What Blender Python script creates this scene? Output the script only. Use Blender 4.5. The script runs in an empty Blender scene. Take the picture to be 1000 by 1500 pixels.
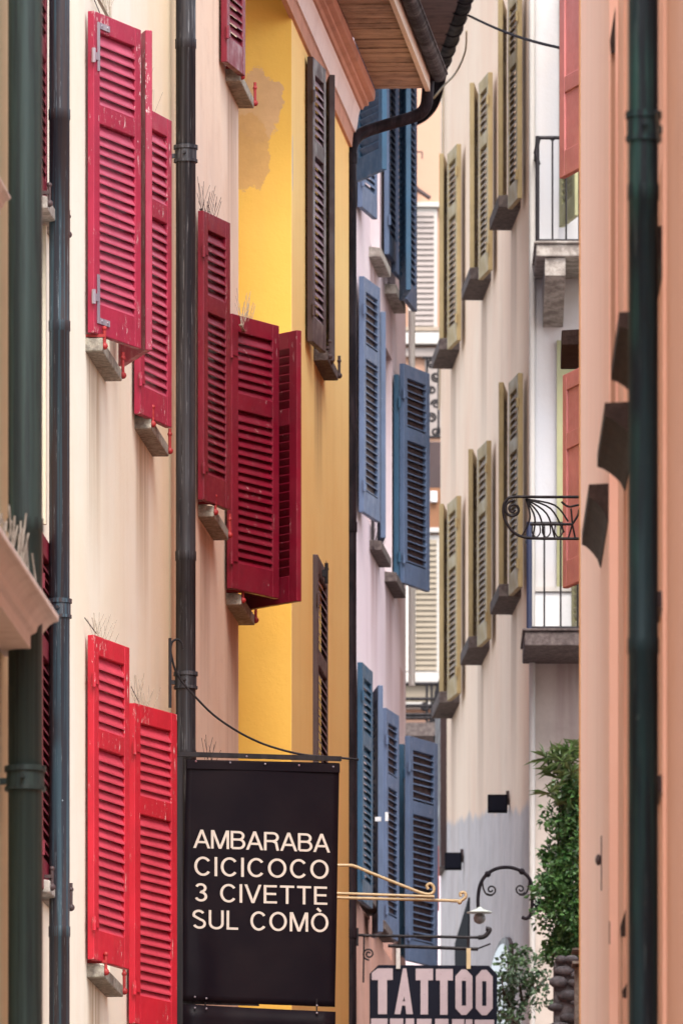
import bpy, math, random
from mathutils import Vector, Matrix
random.seed(7)
C = bpy.context.scene.collection
F = 16667.0; Y0H = 3200.0; CZ = 1.6      # telephoto lens: pixel scale, horizon row, eye height
def U(px): return (px-500.0)/F
def ZZ(py, Y): return CZ+(Y0H-py)/F*Y
def W(px, py, Y): return Vector((U(px)*Y, Y, ZZ(py, Y)))

# ------------------------------------------------------------ mesh helper
class MB:
    def __init__(s): s.v=[]; s.f=[]; s.sm=[]
    def add(s, vs, fs, smooth=False):
        o=len(s.v); s.v += [tuple(v) for v in vs]
        for f in fs: s.f.append(tuple(i+o for i in f)); s.sm.append(smooth)
    def hexa(s, p):  # 8 corners: bottom 4, top 4
        s.add(p, [(0,3,2,1),(4,5,6,7),(0,1,5,4),(1,2,6,5),(2,3,7,6),(3,0,4,7)])
    def box(s, x0,x1,y0,y1,z0,z1):
        if x0>x1: x0,x1=x1,x0
        if y0>y1: y0,y1=y1,y0
        if z0>z1: z0,z1=z1,z0
        s.hexa([(x0,y0,z0),(x1,y0,z0),(x1,y1,z0),(x0,y1,z0),(x0,y0,z1),(x1,y0,z1),(x1,y1,z1),(x0,y1,z1)])
    def extr(s, prof, x0, x1):           # profile in (y,z), extruded along x
        n=len(prof); vs=[(x0,a,b) for a,b in prof]+[(x1,a,b) for a,b in prof]
        s.add(vs, [tuple(range(n)), tuple(range(2*n-1,n-1,-1))]+[(i,(i+1)%n,n+(i+1)%n,n+i) for i in range(n)])
    def poly(s, pts, d):                 # pts 3D loop, extruded by vector d
        n=len(pts); d=Vector(d); a=[Vector(p) for p in pts]; b=[p+d for p in a]
        s.add(a+b, [tuple(range(n)), tuple(range(2*n-1,n-1,-1))]+[(i,(i+1)%n,n+(i+1)%n,n+i) for i in range(n)])
    def tube(s, pts, r, n=8, cap=True, smooth=True):
        pts=[Vector(p) for p in pts]; m=len(pts)
        rs=r if isinstance(r,(list,tuple)) else [r]*m
        up=None; rings=[]
        for i,p in enumerate(pts):
            t=(pts[min(i+1,m-1)]-pts[max(i-1,0)]).normalized()
            if up is None:
                a=Vector((0,0,1)) if abs(t.z)<.9 else Vector((1,0,0)); up=(a-t*a.dot(t)).normalized()
            else:
                up=(up-t*up.dot(t)).normalized()
            b=t.cross(up); rings.append([p+(up*math.cos(k*2*math.pi/n)+b*math.sin(k*2*math.pi/n))*rs[i] for k in range(n)])
        vs=[v for R in rings for v in R]; fs=[]
        for i in range(m-1):
            for k in range(n): fs.append((i*n+k,i*n+(k+1)%n,(i+1)*n+(k+1)%n,(i+1)*n+k))
        s.add(vs,fs,smooth)
        if cap: s.add(rings[0],[tuple(range(n-1,-1,-1))]); s.add(rings[-1],[tuple(range(n))])
    def ball(s, c, r, n=10, sc=(1,1,1)):
        c=Vector(c); vs=[]; fs=[]
        for i in range(n+1):
            a=math.pi*i/n
            for k in range(2*n):
                b=math.pi*k/n; vs.append(c+Vector((math.sin(a)*math.cos(b)*r*sc[0],math.sin(a)*math.sin(b)*r*sc[1],math.cos(a)*r*sc[2])))
        for i in range(n):
            for k in range(2*n): fs.append((i*2*n+k,(i+1)*2*n+k,(i+1)*2*n+(k+1)%(2*n),i*2*n+(k+1)%(2*n)))
        s.add(vs,fs,True)
    def build(s, name, mat, parent=None, M=None, bevel=0):
        me=bpy.data.meshes.new(name); me.from_pydata(s.v,[],s.f)
        me.polygons.foreach_set('use_smooth', s.sm); me.validate(); me.update()
        import bmesh
        bm=bmesh.new(); bm.from_mesh(me)
        if len(bm.faces)<60000: bmesh.ops.recalc_face_normals(bm, faces=bm.faces)
        bm.to_mesh(me); bm.free()
        me.materials.append(mat)
        o=bpy.data.objects.new(name, me); C.objects.link(o)
        if parent is not None: o.parent=parent
        if M is not None: o.matrix_local=M
        if bevel:
            b=o.modifiers.new('bevel','BEVEL'); b.width=bevel; b.segments=2; b.limit_method='ANGLE'
        return o
def smooth_path(pts, k=6):
    pts=[Vector(p) for p in pts]; out=[]
    for i in range(len(pts)-1):
        p0=pts[max(i-1,0)];p1=pts[i];p2=pts[i+1];p3=pts[min(i+2,len(pts)-1)]
        for j in range(k):
            t=j/k; out.append(.5*((2*p1)+(p2-p0)*t+(2*p0-5*p1+4*p2-p3)*t*t+(3*p1-p0-3*p2+p3)*t**3))
    out.append(pts[-1]); return out
def tag(o,label=None,cat=None,group=None,kind=None):
    if label: o['label']=label
    if cat: o['category']=cat
    if group: o['group']=group
    if kind: o['kind']=kind
    return o
def empty(name, loc, rz=0):
    o=bpy.data.objects.new(name,None); C.objects.link(o); o.location=loc; o.rotation_euler=(0,0,rz); o.empty_display_size=.3; return o
def trans(v): return Matrix.Translation(Vector(v))

# ------------------------------------------------------------ materials
class G:
    def __init__(s,name,rough=.8,spec=.3):
        s.m=bpy.data.materials.new(name); s.m.use_nodes=True; s.t=s.m.node_tree; s.N=s.t.nodes; s.L=s.t.links
        s.b=s.N['Principled BSDF']; s.b.inputs['Roughness'].default_value=rough; s.b.inputs['Specular IOR Level'].default_value=spec
        s.tc=s.N.new('ShaderNodeTexCoord')
    def sock(s,inp,v):
        if isinstance(v,bpy.types.NodeSocket): s.L.new(v,inp)
        elif isinstance(v,(tuple,list)) and len(v)==3 and inp.type=='RGBA': inp.default_value=(*v,1)
        else: inp.default_value=v
    def noise(s,scale,detail=5,rough=.6,sc=(1,1,1),off=(0,0,0),src='Object'):
        mp=s.N.new('ShaderNodeMapping'); mp.inputs['Scale'].default_value=sc; mp.inputs['Location'].default_value=off
        s.L.new(s.tc.outputs[src],mp.inputs['Vector']); n=s.N.new('ShaderNodeTexNoise')
        n.inputs['Scale'].default_value=scale; n.inputs['Detail'].default_value=detail; n.inputs['Roughness'].default_value=rough
        s.L.new(mp.outputs[0],n.inputs['Vector']); return n.outputs['Fac']
    def ramp(s,v,a,b,lo=0.,hi=1.):
        r=s.N.new('ShaderNodeMapRange'); r.interpolation_type='SMOOTHSTEP'
        s.sock(r.inputs['Value'],v)
        for k,x in (('From Min',a),('From Max',b),('To Min',lo),('To Max',hi)): s.sock(r.inputs[k],x)
        return r.outputs['Result']
    def math(s,op,a,b=0.):
        n=s.N.new('ShaderNodeMath'); n.operation=op; s.sock(n.inputs[0],a); s.sock(n.inputs[1],b); return n.outputs[0]
    def mix(s,f,a,b):
        n=s.N.new('ShaderNodeMix'); n.data_type='RGBA'; s.sock(n.inputs['Factor'],f)
        s.sock(n.inputs['A'],a); s.sock(n.inputs['B'],b); return n.outputs['Result']
    def xyz(s):
        n=s.N.new('ShaderNodeSeparateXYZ'); s.L.new(s.tc.outputs['Object'],n.inputs[0]); return n.outputs
    def col(s,c): s.sock(s.b.inputs['Base Color'],c)
    def bump(s,h,strength=.3,dist=.01,prev=None):
        n=s.N.new('ShaderNodeBump'); n.inputs['Strength'].default_value=strength; n.inputs['Distance'].default_value=dist
        s.L.new(h,n.inputs['Height'])
        if prev is not None: s.L.new(prev,n.inputs['Normal'])
        s.L.new(n.outputs[0],s.b.inputs['Normal']); return n.outputs[0]
def mul(c,k): return tuple(min(1,x*k) for x in c)
def plaster(name, base, dirt=None, amt=.35, stains=(), zone=None, patch=None, warm=None, seed=0, bump=.35, side=None):
    g=G(name,.88,.25); dirt=dirt or mul(base,.55)
    big=g.noise(.55,4,.6,off=(seed,seed,0)); st=g.noise(1.0,6,.65,sc=(2.6,2.6,.22),off=(seed,0,seed)); st2=g.noise(1.0,4,.7,sc=(9,9,.5),off=(0,seed,0))
    fine=g.noise(28,6,.75); mott=g.noise(3.2,6,.7,off=(seed*2,0,0))
    c=g.mix(g.ramp(big,.35,.7),base,warm or mul(base,.9))
    c=g.mix(g.math('MULTIPLY',g.ramp(mott,.48,.78),amt*.6),c,dirt)
    if side:  # warm weathered strip along one end of the wall (s from, s to, colour, amount)
        X=g.xyz()[0]; xx=g.math('ADD',X,g.math('MULTIPLY',g.math('SUBTRACT',g.noise(1.0,4,.6,sc=(2,2,.3),off=(1,1,9)),.5),1.6)); c=g.mix(g.math('MULTIPLY',g.ramp(xx,side[0],side[1]),side[3]),c,side[2])
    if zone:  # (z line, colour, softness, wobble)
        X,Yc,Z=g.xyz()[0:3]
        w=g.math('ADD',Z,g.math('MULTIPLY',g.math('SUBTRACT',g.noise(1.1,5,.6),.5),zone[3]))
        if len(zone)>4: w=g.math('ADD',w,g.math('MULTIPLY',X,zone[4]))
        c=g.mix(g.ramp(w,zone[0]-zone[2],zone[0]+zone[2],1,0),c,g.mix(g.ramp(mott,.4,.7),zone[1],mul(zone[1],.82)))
    if patch: # list of (s,z,rs,rz,col) irregular repair patches
        X,Yc,Z=g.xyz()[0:3]
        for (ps,pz,rs,rz,pc) in patch:
            ax=g.math('DIVIDE',g.math('SUBTRACT',X,ps),rs); az=g.math('DIVIDE',g.math('SUBTRACT',Z,pz),rz)
            d=g.math('ADD',g.math('POWER',g.math('ABSOLUTE',ax),2.2),g.math('POWER',g.math('ABSOLUTE',az),2.2))
            d=g.math('ADD',d,g.math('MULTIPLY',g.math('SUBTRACT',g.noise(4.0,8,.7,off=(.3,.7,3)),.5),3.4))
            c=g.mix(g.ramp(d,.84,1.0,.92,0),c,g.mix(g.ramp(g.noise(3,5,.7),.3,.7),pc,mul(pc,.8)))
    c=g.mix(g.math('MULTIPLY',g.ramp(st,.5,.75),amt),c,dirt)
    c=g.mix(g.math('MULTIPLY',g.ramp(st2,.52,.8),amt*.6),c,dirt)
    if stains:
        X,Yc,Z=g.xyz()[0:3]; sn=g.noise(1.0,5,.7,sc=(14,14,.5),off=(3,1,0))
        for (ss,zt,hw,ln,k,dc) in stains:
            dx=g.math('ABSOLUTE',g.math('SUBTRACT',X,ss))
            mk=g.math('MULTIPLY',g.ramp(dx,hw*.45,hw,1,0),g.ramp(Z,zt-ln,zt,0,1))
            mk=g.math('MULTIPLY',mk,g.ramp(Z,zt,zt+.03,1,0))
            mk=g.math('MULTIPLY',mk,g.ramp(sn,.3,.62,.25,1))
            c=g.mix(g.math('MULTIPLY',mk,k),c,dc)
    g.col(c)
    p=g.bump(big,.25,.08); p=g.bump(mott,.22,.02,p); g.bump(fine,bump,.006,p); return g.m
def paint(name, col, rough=.5, chip=(.75,.68,.62), k=.5, chipamt=.70, spec=.45, var=.25):
    g=G(name,rough,spec)
    a=g.noise(2.5,4,.6); st=g.noise(1,5,.7,sc=(30,30,2.5)); ch=g.noise(20,6,.85,sc=(1.6,1.6,.5))
    c=g.mix(g.ramp(a,.3,.7),col,mul(col,1-var)); c=g.mix(g.math('MULTIPLY',g.ramp(st,.5,.8),.3),c,mul(col,.55))
    chm=g.math('MULTIPLY',g.ramp(ch,chipamt,chipamt+.03),g.ramp(g.noise(2.3,2,.5),.44,.56)); c=g.mix(g.math('MULTIPLY',chm,k),c,chip)
    g.col(c); s=g.ramp(g.noise(9,4,.6),.3,.7,rough-.1,rough+.18); g.sock(g.b.inputs['Roughness'],s)
    g.bump(g.noise(30,4,.7,sc=(1,1,.35)),.2,.003); return g.m
def metal(name, cols, rough=.5, met=.0, sc=(28,28,.8), k=.8, spec=.28):
    g=G(name,rough,spec); g.b.inputs['Metallic'].default_value=met
    a=g.noise(1,6,.7,sc=sc); b=g.noise(1,5,.7,sc=(sc[0]*1.7,sc[1]*1.7,sc[2]*.5),off=(5,2,1)); sp=g.noise(26,5,.8,sc=(1,1,.4)); big=g.noise(.9,3,.6)
    c=g.mix(g.ramp(a,.42,.58),cols[0],cols[1])
    if len(cols)>2: c=g.mix(g.math('MULTIPLY',g.math('MULTIPLY',g.ramp(b,.50,.58),g.ramp(big,.40,.52)),k),c,cols[2])
    if len(cols)>3: c=g.mix(g.math('MULTIPLY',g.ramp(g.noise(1,4,.8,sc=(sc[0]*3,sc[1]*3,sc[2]*3),off=(2,7,4)),.60,.66),.55),c,cols[3])
    if len(cols)>3: c=g.mix(g.ramp(sp,.70,.74),c,cols[3])
    g.col(c); g.sock(g.b.inputs['Roughness'],g.ramp(a,.3,.7,rough-.12,rough+.2)); g.bump(a,.25,.004); g.b.inputs['Specular IOR Level'].default_value=spec; return g.m
def stone(name, a, b, sc=18, rough=.9, bump=.7):
    g=G(name,rough,.2); n=g.noise(sc,6,.75); m=g.noise(sc*.22,5,.6); v=g.noise(sc*3.2,4,.8)
    c=g.mix(g.ramp(n,.35,.65),a,b); c=g.mix(g.math('MULTIPLY',g.ramp(m,.5,.7),.5),c,mul(b,.55)); c=g.mix(g.math('MULTIPLY',g.ramp(v,.62,.72),.6),c,mul(a,.4)); g.col(c); g.bump(n,bump,.015); return g.m
def flat(name, col, rough=.7, spec=.3):
    g=G(name,rough,spec); n=g.noise(14,4,.6); n2=g.noise(45,5,.8); g.col(g.mix(g.math('MULTIPLY',g.ramp(n2,.6,.66),.5),g.mix(n,col,mul(col,.78)),mul(col,.45))); return g.m
def wood(name,a,b):
    g=G(name,.85,.2); n=g.noise(1,7,.7,sc=(14,3,60)); m=g.noise(3.5,5,.7); k=g.noise(9,3,.5)
    c=g.mix(g.ramp(n,.3,.7),a,b); c=g.mix(g.math('MULTIPLY',g.ramp(m,.45,.7),.7),c,mul(b,.45)); c=g.mix(g.ramp(k,.74,.78),c,mul(b,.2)); g.col(c); g.bump(n,.4,.006); return g.m

CRIM=(.35,.014,.05); SCAR=(.52,.011,.03); BURG=(.17,.004,.018)
M=dict(
 crim=paint('crimson_paint',CRIM,.42,(.72,.64,.6),.95,.59), scar=paint('scarlet_paint',SCAR,.4,(.75,.66,.6),.95,.60),
 burg=paint('burgundy_paint',BURG,.4,(.55,.4,.38),.8,.62), redm=paint('red_oxide_iron',(.35,.02,.02),.5,(.2,.05,.04),.6,.6),
 blue=paint('blue_paint',(.09,.13,.22),.5,(.5,.5,.6),.8,.63), teal=paint('teal_blue_paint',(.014,.065,.125),.45,(.3,.35,.4),.7,.65),
 olive=paint('olive_paint',(.39,.29,.14),.6,(.4,.36,.25),.4,.7), olivel=paint('brownish_olive_louvres',(.25,.18,.115),.6,(.4,.36,.25),.4,.7), olive2=paint('sage_green_paint',(.36,.35,.19),.6,(.5,.48,.3),.4,.72),
 crim_skylit=paint('skylit_crimson_louvres',(.45,.06,.11),.4,(.7,.6,.58),.9,.68), scar_skylit=paint('skylit_scarlet_louvres',(.56,.05,.085),.4,(.72,.6,.55),.9,.68),  # paler slat reds: sky reflection on the louvres put into the colour
 brown=paint('brown_paint',(.06,.032,.032),.5,(.2,.13,.12),.5,.7), mauve=paint('faded_brown_louvre_paint',(.26,.17,.20),.6,(.3,.2,.2),.5,.7),
 rose=paint('rose_paint',(.56,.20,.19),.5,(.6,.4,.35),.4,.72),
 zinc=metal('worn_zinc',[(.32,.28,.31),(.22,.19,.23),(.3,.12,.15)],.5,.2),
 pipe1=metal('copper_pipe_patina',[(.045,.030,.030),(.024,.025,.034),(.045,.085,.11),(.26,.30,.33)],.42,.2),
 pipe2=metal('dark_zinc_pipe',[(.038,.034,.037),(.018,.017,.022),(.07,.07,.08),(.24,.24,.25)],.45,.2),
 pipe3=metal('green_black_pipe',[(.010,.026,.032),(.006,.009,.014),(.02,.07,.06),(.08,.10,.10)],.5,.1),
 pipe4=metal('blurred_green_pipe',[(.035,.055,.055),(.022,.03,.033),(.05,.08,.075)],.45,.2,k=.6),
 pipe5=metal('brown_pipe',[(.018,.013,.017),(.010,.008,.011),(.03,.022,.028)],.62,.0,sc=(9,9,4),spec=.12),
 iron=metal('wrought_iron',[(.022,.018,.02),(.012,.01,.012)],.5,.3), goldp=paint('cream_gold_paint',(.62,.47,.27),.45,(.2,.1,.05),.8,.62),
 gran=stone('granite_sill',(.42,.38,.31),(.22,.19,.16),30), dgran=stone('dark_sill_stone',(.16,.13,.12),(.08,.06,.058),26), bgran=stone('brown_sill_stone',(.05,.030,.026),(.026,.015,.013),34,.9,.4),
 rub=stone('rubble_stone',(.17,.16,.17),(.07,.065,.07),12), wstone=stone('weathered_balcony_stone',(.42,.38,.34),(.2,.17,.15),12,.9,.4),
 glass=G('dark_glass',.12,.6).m, wframe=flat('window_frame_paint',(.35,.28,.22)),
 soff=wood('old_soffit_boards',(.46,.34,.24),(.25,.175,.125)), soff2=wood('greyed_soffit_boards',(.30,.20,.18),(.2,.13,.12)),
 corn=plaster('terracotta_cornice',(.56,.31,.22),(.2,.1,.07),.45,seed=3), cornw=plaster('pale_cornice_band',(.82,.74,.70),(.4,.3,.26),.35,seed=5),
 white=plaster('cornice_white',(.80,.75,.73),(.35,.28,.24),.35,seed=2), fascia=flat('cream_fascia',(.68,.58,.46)),
 vinyl=None, letter=flat('cream_lettering',(.60,.52,.45),.6), letter2=flat('mauve_white_lettering',(.46,.37,.39),.6),
 navy=flat('dark_navy_board',(.006,.007,.016),.7,.15), wire=flat('thin_steel_wire',(.42,.35,.27),.5), dwire=flat('dark_wire',(.05,.03,.03),.5),
 lou=flat('greige_louvre',(.34,.29,.27)), lou2=flat('sand_louvre',(.30,.25,.19)), ppale=plaster('pale_trim',(.52,.49,.46),None,.25),
 black=flat('black_plastic',(.008,.008,.012),.85,.1), shade=paint('enamel_shade',(.62,.68,.62),.25,(.1,.3,.2),.8,.62), bulb=flat('grey_glass_globe',(.22,.21,.2),.3,.5),
 brick=flat('orange_wood',(.26,.12,.06)), shellp=flat('white_plastic',(.75,.75,.76),.4), bark=stone('bark',(.09,.065,.05),(.04,.03,.025),30),
 tile=stone('clay_roof_tiles',(.35,.16,.10),(.2,.09,.06),8), iblue=paint('navy_iron_paint',(.015,.022,.06),.5,(.1,.1,.2),.4,.7),
)
M['glass'].node_tree.nodes['Principled BSDF'].inputs['Base Color'].default_value=(.02,.022,.028,1)
g=G('black_vinyl',.5,.07); g.col(g.mix(g.ramp(g.noise(2.2,4,.6),.35,.7),(.006,.0038,.0065),(.011,.007,.009))); g.sock(g.b.inputs['Roughness'],g.ramp(g.noise(3,3,.5),.3,.7,.34,.5)); g.bump(g.noise(5,3,.5),.12,.01); M['vinyl']=g.m
def leafmat(name,a,b):
    g=G(name,.32,.5); oi=g.N.new('ShaderNodeNewGeometry'); c=g.mix(oi.outputs['Random Per Island'],a,b); g.col(c)
    g.b.inputs['Subsurface Weight'].default_value=0; return g.m
M['leaf']=leafmat('glossy_leaves',(.012,.055,.010),(.11,.25,.07)); M['leaf2']=leafmat('spiky_leaves',(.06,.13,.03),(.16,.22,.08)); M['leaf3']=leafmat('small_tree_leaves',(.018,.045,.018),(.08,.13,.06))

# ------------------------------------------------------------ buildings
class Bld:
    def __init__(b,name,label,cat,px0,Ya,px1,Yb,sgn,group=None):
        b.P=Vector((U(px0)*Ya,Ya)); Q=Vector((U(px1)*Yb,Yb)); b.len=(Q-b.P).length; b.t=(Q-b.P).normalized(); b.sgn=sgn
        b.n=Vector((-b.t.y,b.t.x))*sgn
        b.rz=math.atan2(b.t.y,b.t.x); b.e=empty(name,(b.P.x,b.P.y,0),b.rz); tag(b.e,label,cat,group)
        b.M=trans((b.P.x,b.P.y,0))@Matrix.Rotation(b.rz,4,'Z'); b.Mi=b.M.inverted()
    def sY(b,px,out=0.):
        o=b.P+b.n*out; u=U(px)     # o.x+t.x s = u (o.y + t.y s)
        s=(u*o.y-o.x)/(b.t.x-u*b.t.y); return s, o.y+b.t.y*s
    def L(b,px,py,out=0.):
        s,Y=b.sY(px,out); return Vector((s,b.sgn*out,ZZ(py,Y)))
    def Wd(b,px,py,out=0.): return b.M@b.L(px,py,out)
    def loc(b,w): return b.Mi@Vector(w)
    def wall(b,s0,s1,z1,mat,holes=(),thick=4.5,z0=0.,rev=.16,name='wall',xs=()):
        m=MB(); k=b.sgn
        ss=sorted(set([s0,s1]+[h[i] for h in holes for i in (0,1)]+list(xs))); zs=sorted(set([z0,z1]+[h[i] for h in holes for i in (2,3)]))
        for i in range(len(ss)-1):
            for j in range(len(zs)-1):
                a,c,d,e=ss[i],ss[i+1],zs[j],zs[j+1]; cs=(a+c)/2; cz=(d+e)/2
                if any(h[0]<cs<h[1] and h[2]<cz<h[3] for h in holes): continue
                m.add([(a,0,d),(c,0,d),(c,0,e),(a,0,e)],[(0,1,2,3)])
        B=-k*thick
        for q in ([(s0,0,z0),(s0,B,z0),(s0,B,z1),(s0,0,z1)],[(s1,0,z0),(s1,B,z0),(s1,B,z1),(s1,0,z1)],[(s0,B,z0),(s1,B,z0),(s1,B,z1),(s0,B,z1)],[(s0,0,z1),(s1,0,z1),(s1,B,z1),(s0,B,z1)]): m.add(q,[(0,1,2,3)])
        r=-k*rev
        for h in holes:
            a,c,d,e=h[:4]
            for q in ([(a,0,d),(a,r,d),(a,r,e),(a,0,e)],[(c,0,d),(c,r,d),(c,r,e),(c,0,e)],[(a,0,d),(c,0,d),(c,r,d),(a,r,d)],[(a,0,e),(c,0,e),(c,r,e),(a,r,e)]): m.add(q,[(0,1,2,3)])
        w=m.build(name,mat,b.e)
        for h in holes:
            a,c,d,e=h[:4]; fr=MB(); t=.05; y0=-k*rev; y1=-k*(rev-.04)
            fr.box(a,a+t,y0,y1,d,e); fr.box(c-t,c,y0,y1,d,e); fr.box(a+t,c-t,y0,y1,d,d+t); fr.box(a+t,c-t,y0,y1,e-t,e); mid=(a+c)/2; fr.box(mid-.02,mid+.02,y0,y1*.998,d+t,e-t)
            f=fr.build('window',M['wframe'],b.e); p=MB(); p.box(a+t*.5,c-t*.5,-k*(rev+.02),-k*(rev-.008),d+t*.5,e-t*.5); p.build('pane',M['glass'],f)
        return w
    def hole(b,px,ytop,ybot,w=.9): # near jamb pixel, heights measured at that jamb
        s,Y=b.sY(px); return (s,s+w,ZZ(ybot,Y),ZZ(ytop,Y))
    def leaf(b,hp,ep,w,mode,ytop,ybot,mat,out=.03,mid=.30,th=.036,label=None,bracket=False,lou=None,pitch=.046,solid=False,thin=False,stile=.068):
        s,Yh=b.sY(hp,out); H=b.P+b.t*s+b.n*out; u=U(ep)
        A=u*u+1; B=-2*(u*H.x+H.y); D=H.x**2+H.y**2-w*w; disc=B*B-4*A*D
        if disc<0: Ye=-B/(2*A)
        else: Ye=(-B+(1 if mode=='far' else -1)*math.sqrt(disc))/(2*A)
        E=Vector((u*Ye,Ye)); d=(E-H); w=d.length; rz=math.atan2(d.y,d.x)
        z0=ZZ(ybot,Yh); z1=ZZ(ytop,Yh); h=z1-z0; o=b.sgn*(1 if mode=='far' else -1)
        m=MB(); t2=th/2; tr=.095; br=.15; zm=h-tr-(h-tr-br)*mid; mr=.095
        m.box(0,stile,-t2,t2,0,h); m.box(w-stile,w,-t2,t2,0,h)
        m.box(stile,w-stile,-t2*.96,t2*.96,h-tr,h); m.box(stile,w-stile,-t2*.96,t2*.96,0,br); m.box(stile,w-stile,-t2*.96,t2*.96,zm-mr/2,zm+mr/2)
        Mw=trans((H.x,H.y,z0))@Matrix.Rotation(rz,4,'Z')
        f=m.build('shutter',mat,b.e,b.Mi@Mw,.004)
        if label: f['label']=label
        sl=MB(); dd=t2*.92
        for (za,zb) in ((br,zm-mr/2),(zm+mr/2,h-tr)):
            if solid: sl.box(stile,w-stile,-t2*.4,t2*.4,za,zb); continue
            n=max(1,int((zb-za)/pitch)); pz=(zb-za)/n
            for i in range(n):
                zc=za+(i+.5)*pz; jit=random.uniform(-.002,.002); hh=pz*(.64 if not thin else .16)
                zi=zc+hh+jit; zo=zc-hh+jit; tk=.007; cr_=random.gauss(0,.0012)+(random.uniform(-.009,.009) if random.random()<.06 else 0)
                sl.hexa([(stile-.004,-o*dd,zi-tk),(w-stile+.004,-o*dd,zi-tk+cr_),(w-stile+.004,o*dd,zo-tk+cr_),(stile-.004,o*dd,zo-tk),
                         (stile-.004,-o*dd,zi),(w-stile+.004,-o*dd,zi+cr_),(w-stile+.004,o*dd,zo+cr_),(stile-.004,o*dd,zo)])
        sl.build('louvre_panel',lou or mat,f)
        if thin:
            bk=MB(); bk.box(stile-.003,w-stile+.003,-o*t2*.9,-o*t2*.5,br-.01,h-tr+.01); bk.build('gap_shade_sheet',M['brown'],f)  # dark sheet added behind the slats, painting the shade in their gaps
        for zz in (.22*h*.5,h*.86):
            hg=MB(); hg.box(-.02,.05,o*(t2+.0015),o*(t2+.008),zz-.018,zz+.018); hg.tube([(-.012,o*(t2+.004),zz-.035),(-.012,o*(t2+.004),zz+.035)],.011,8)
            hg.build('hinge',M['zinc'] if bracket else mat,f)
        if bracket:
            y0=o*(t2+.002); y1=o*(t2+.007)
            for zc,sg in ((h-.05,-1),(.05,1)):
                br_=MB(); br_.box(.030,.055,y0,y1,zc,zc+sg*.24); br_.box(.055,.17,y0,y1,zc,zc+sg*.03)
                for q in (.075,.14): br_.ball((q,y1,zc+sg*.015),.007,4)
                br_.build('corner_bracket',M['zinc'],f)
        return f
    def sill(b,px,ybot,ln=.95,prot=.085,th=.07,mat='gran',stops=None):
        s,Y=b.sY(px); z=ZZ(ybot,Y); k=b.sgn
        m=MB(); m.extr([(-k*.02,z),(k*prot,z),(k*prot,z+th-.012),(-k*.02,z+th)],s,s+ln)
        o=m.build('sill',M[mat],b.e,bevel=.006)
        if stops:
            for ss in (s+.03,s+ln-.01):
                t=MB(); y=k*(prot+.006)
                t.box(ss-.012,ss+.012,-k*.0,k*(prot+.004),th+.002,th+.014) if ss<s+.1 else None
                mt=Matrix.Identity(4)
                t2=MB()
                for bx in ([(ss-.012,ss+.012,k*.0,k*(prot+.012),z+th+.001,z+th+.016)] if ss<s+.1 else []): t2.box(*bx)
                t2.tube([(ss,y,z+th+.05 if ss<s+.1 else z+th+.075),(ss,y,z+th-.03)],.009,6); t2.ball((ss,y,z+th-.042),.018,6); t2.ball((ss,y,z+th+.045),.013,6)
                t2.build('shutter_stop',M[stops],o)
        return o,s,z
    def spikes(b,px,py,ln=.8,h=.16,n=26,mat='wire',out=.03,r=.0012):
        s,Y=b.sY(px,out); z=ZZ(py,Y); m=MB(); m.box(s,s+ln,b.sgn*(out-.008),b.sgn*(out+.008),z-.003,z)
        for i in range(n):
            a=s+ln*(i+.5)/n; l=h*random.uniform(.6,1.1); m.tube([(a,b.sgn*out,z),(a+random.uniform(-.05,.05),b.sgn*(out+random.uniform(-.05,.06)),z+l)],r,4)
        return m.build('bird_spikes',M[mat],b.e)

def downpipe(b,px,r,y_top,y_bot,mat,out=None,collars=(),joints=(),name='downpipe',bracket_y=()):
    out=r+.035 if out is None else out
    s,Y=b.sY(px,out); z0=ZZ(y_bot,Y); z1=ZZ(y_top,Y); m=MB(); n=20
    zs=sorted([z0,z1]+[ZZ(j,Y) for j in joints]); y=b.sgn*out
    # pipe sections slightly telescoped: each upper piece slips into the wider lower mouth
    for i in range(len(zs)-1):
        m.tube([(s,y,zs[i]),(s,y,zs[i+1]-.05),(s,y,zs[i+1]-.048),(s,y,zs[i+1])],[r,r,r*1.06 if i<len(zs)-2 else r,r*1.06 if i<len(zs)-2 else r],n)
    o=m.build(name,M[mat],b.e)
    for cy in collars:
        z=ZZ(cy,Y); c=MB()
        c.tube([(s,y,z+.035),(s,y,z+.055)],r*1.22,n); c.tube([(s,y,z-.035),(s,y,z-.02)],r*1.2,n); c.tube([(s,y,z-.02),(s,y,z+.035)],r*1.1,n)
        c.box(s-.012,s+.012,y,0,z-.01,z+.012); c.tube([(s-r*1.5,y,z+.01),(s+r*1.5,y,z+.01)],.008,6)
        c.build('pipe_collar',M[mat],o)
    return o

def dirtstains(b,lst,col,k=.6,w=.5,ln=1.3):
    out=[]
    for px,yb in lst:
        s,Y=b.sY(px); out.append((s+w*.95,ZZ(yb,Y),w,ln,k,col))
    return out

# ---- cream building, left
cr=Bld('cream_building','cream plastered house with crimson and scarlet louvred shutters and a blue-streaked downpipe','house',-40,50.95+.0,260,60.57,-1)
sA=cr.sY(133)[0]
stn=dirtstains(cr,[(125,514),(197,628),(127,1432)],(.36,.22,.10),.75,.42,1.25)
CREAM=plaster('cream_plaster',(.89,.84,.71),(.68,.53,.36),.26,stn,warm=(.86,.78,.61),seed=1,side=(cr.sY(190)[0],cr.sY(262)[0],(.76,.54,.27),.7))
hA=cr.hole(133,28,480,.92); hB=cr.hole(201,162,600,.92); hF=cr.hole(134,945,1400,.9); hG=cr.hole(194,1045,1480,.9)
h0=cr.hole(45,800,1300,.85)
cr.wall(-1.0,cr.sY(260)[0],13.6,CREAM,[hA,hB,hF,hG])
cr.leaf(133,202,.55,'far',15,487,M['crim'],lou=M['crim_skylit'],bracket=True,label='crimson louvred shutter leaf with zinc corner brackets')
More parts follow.
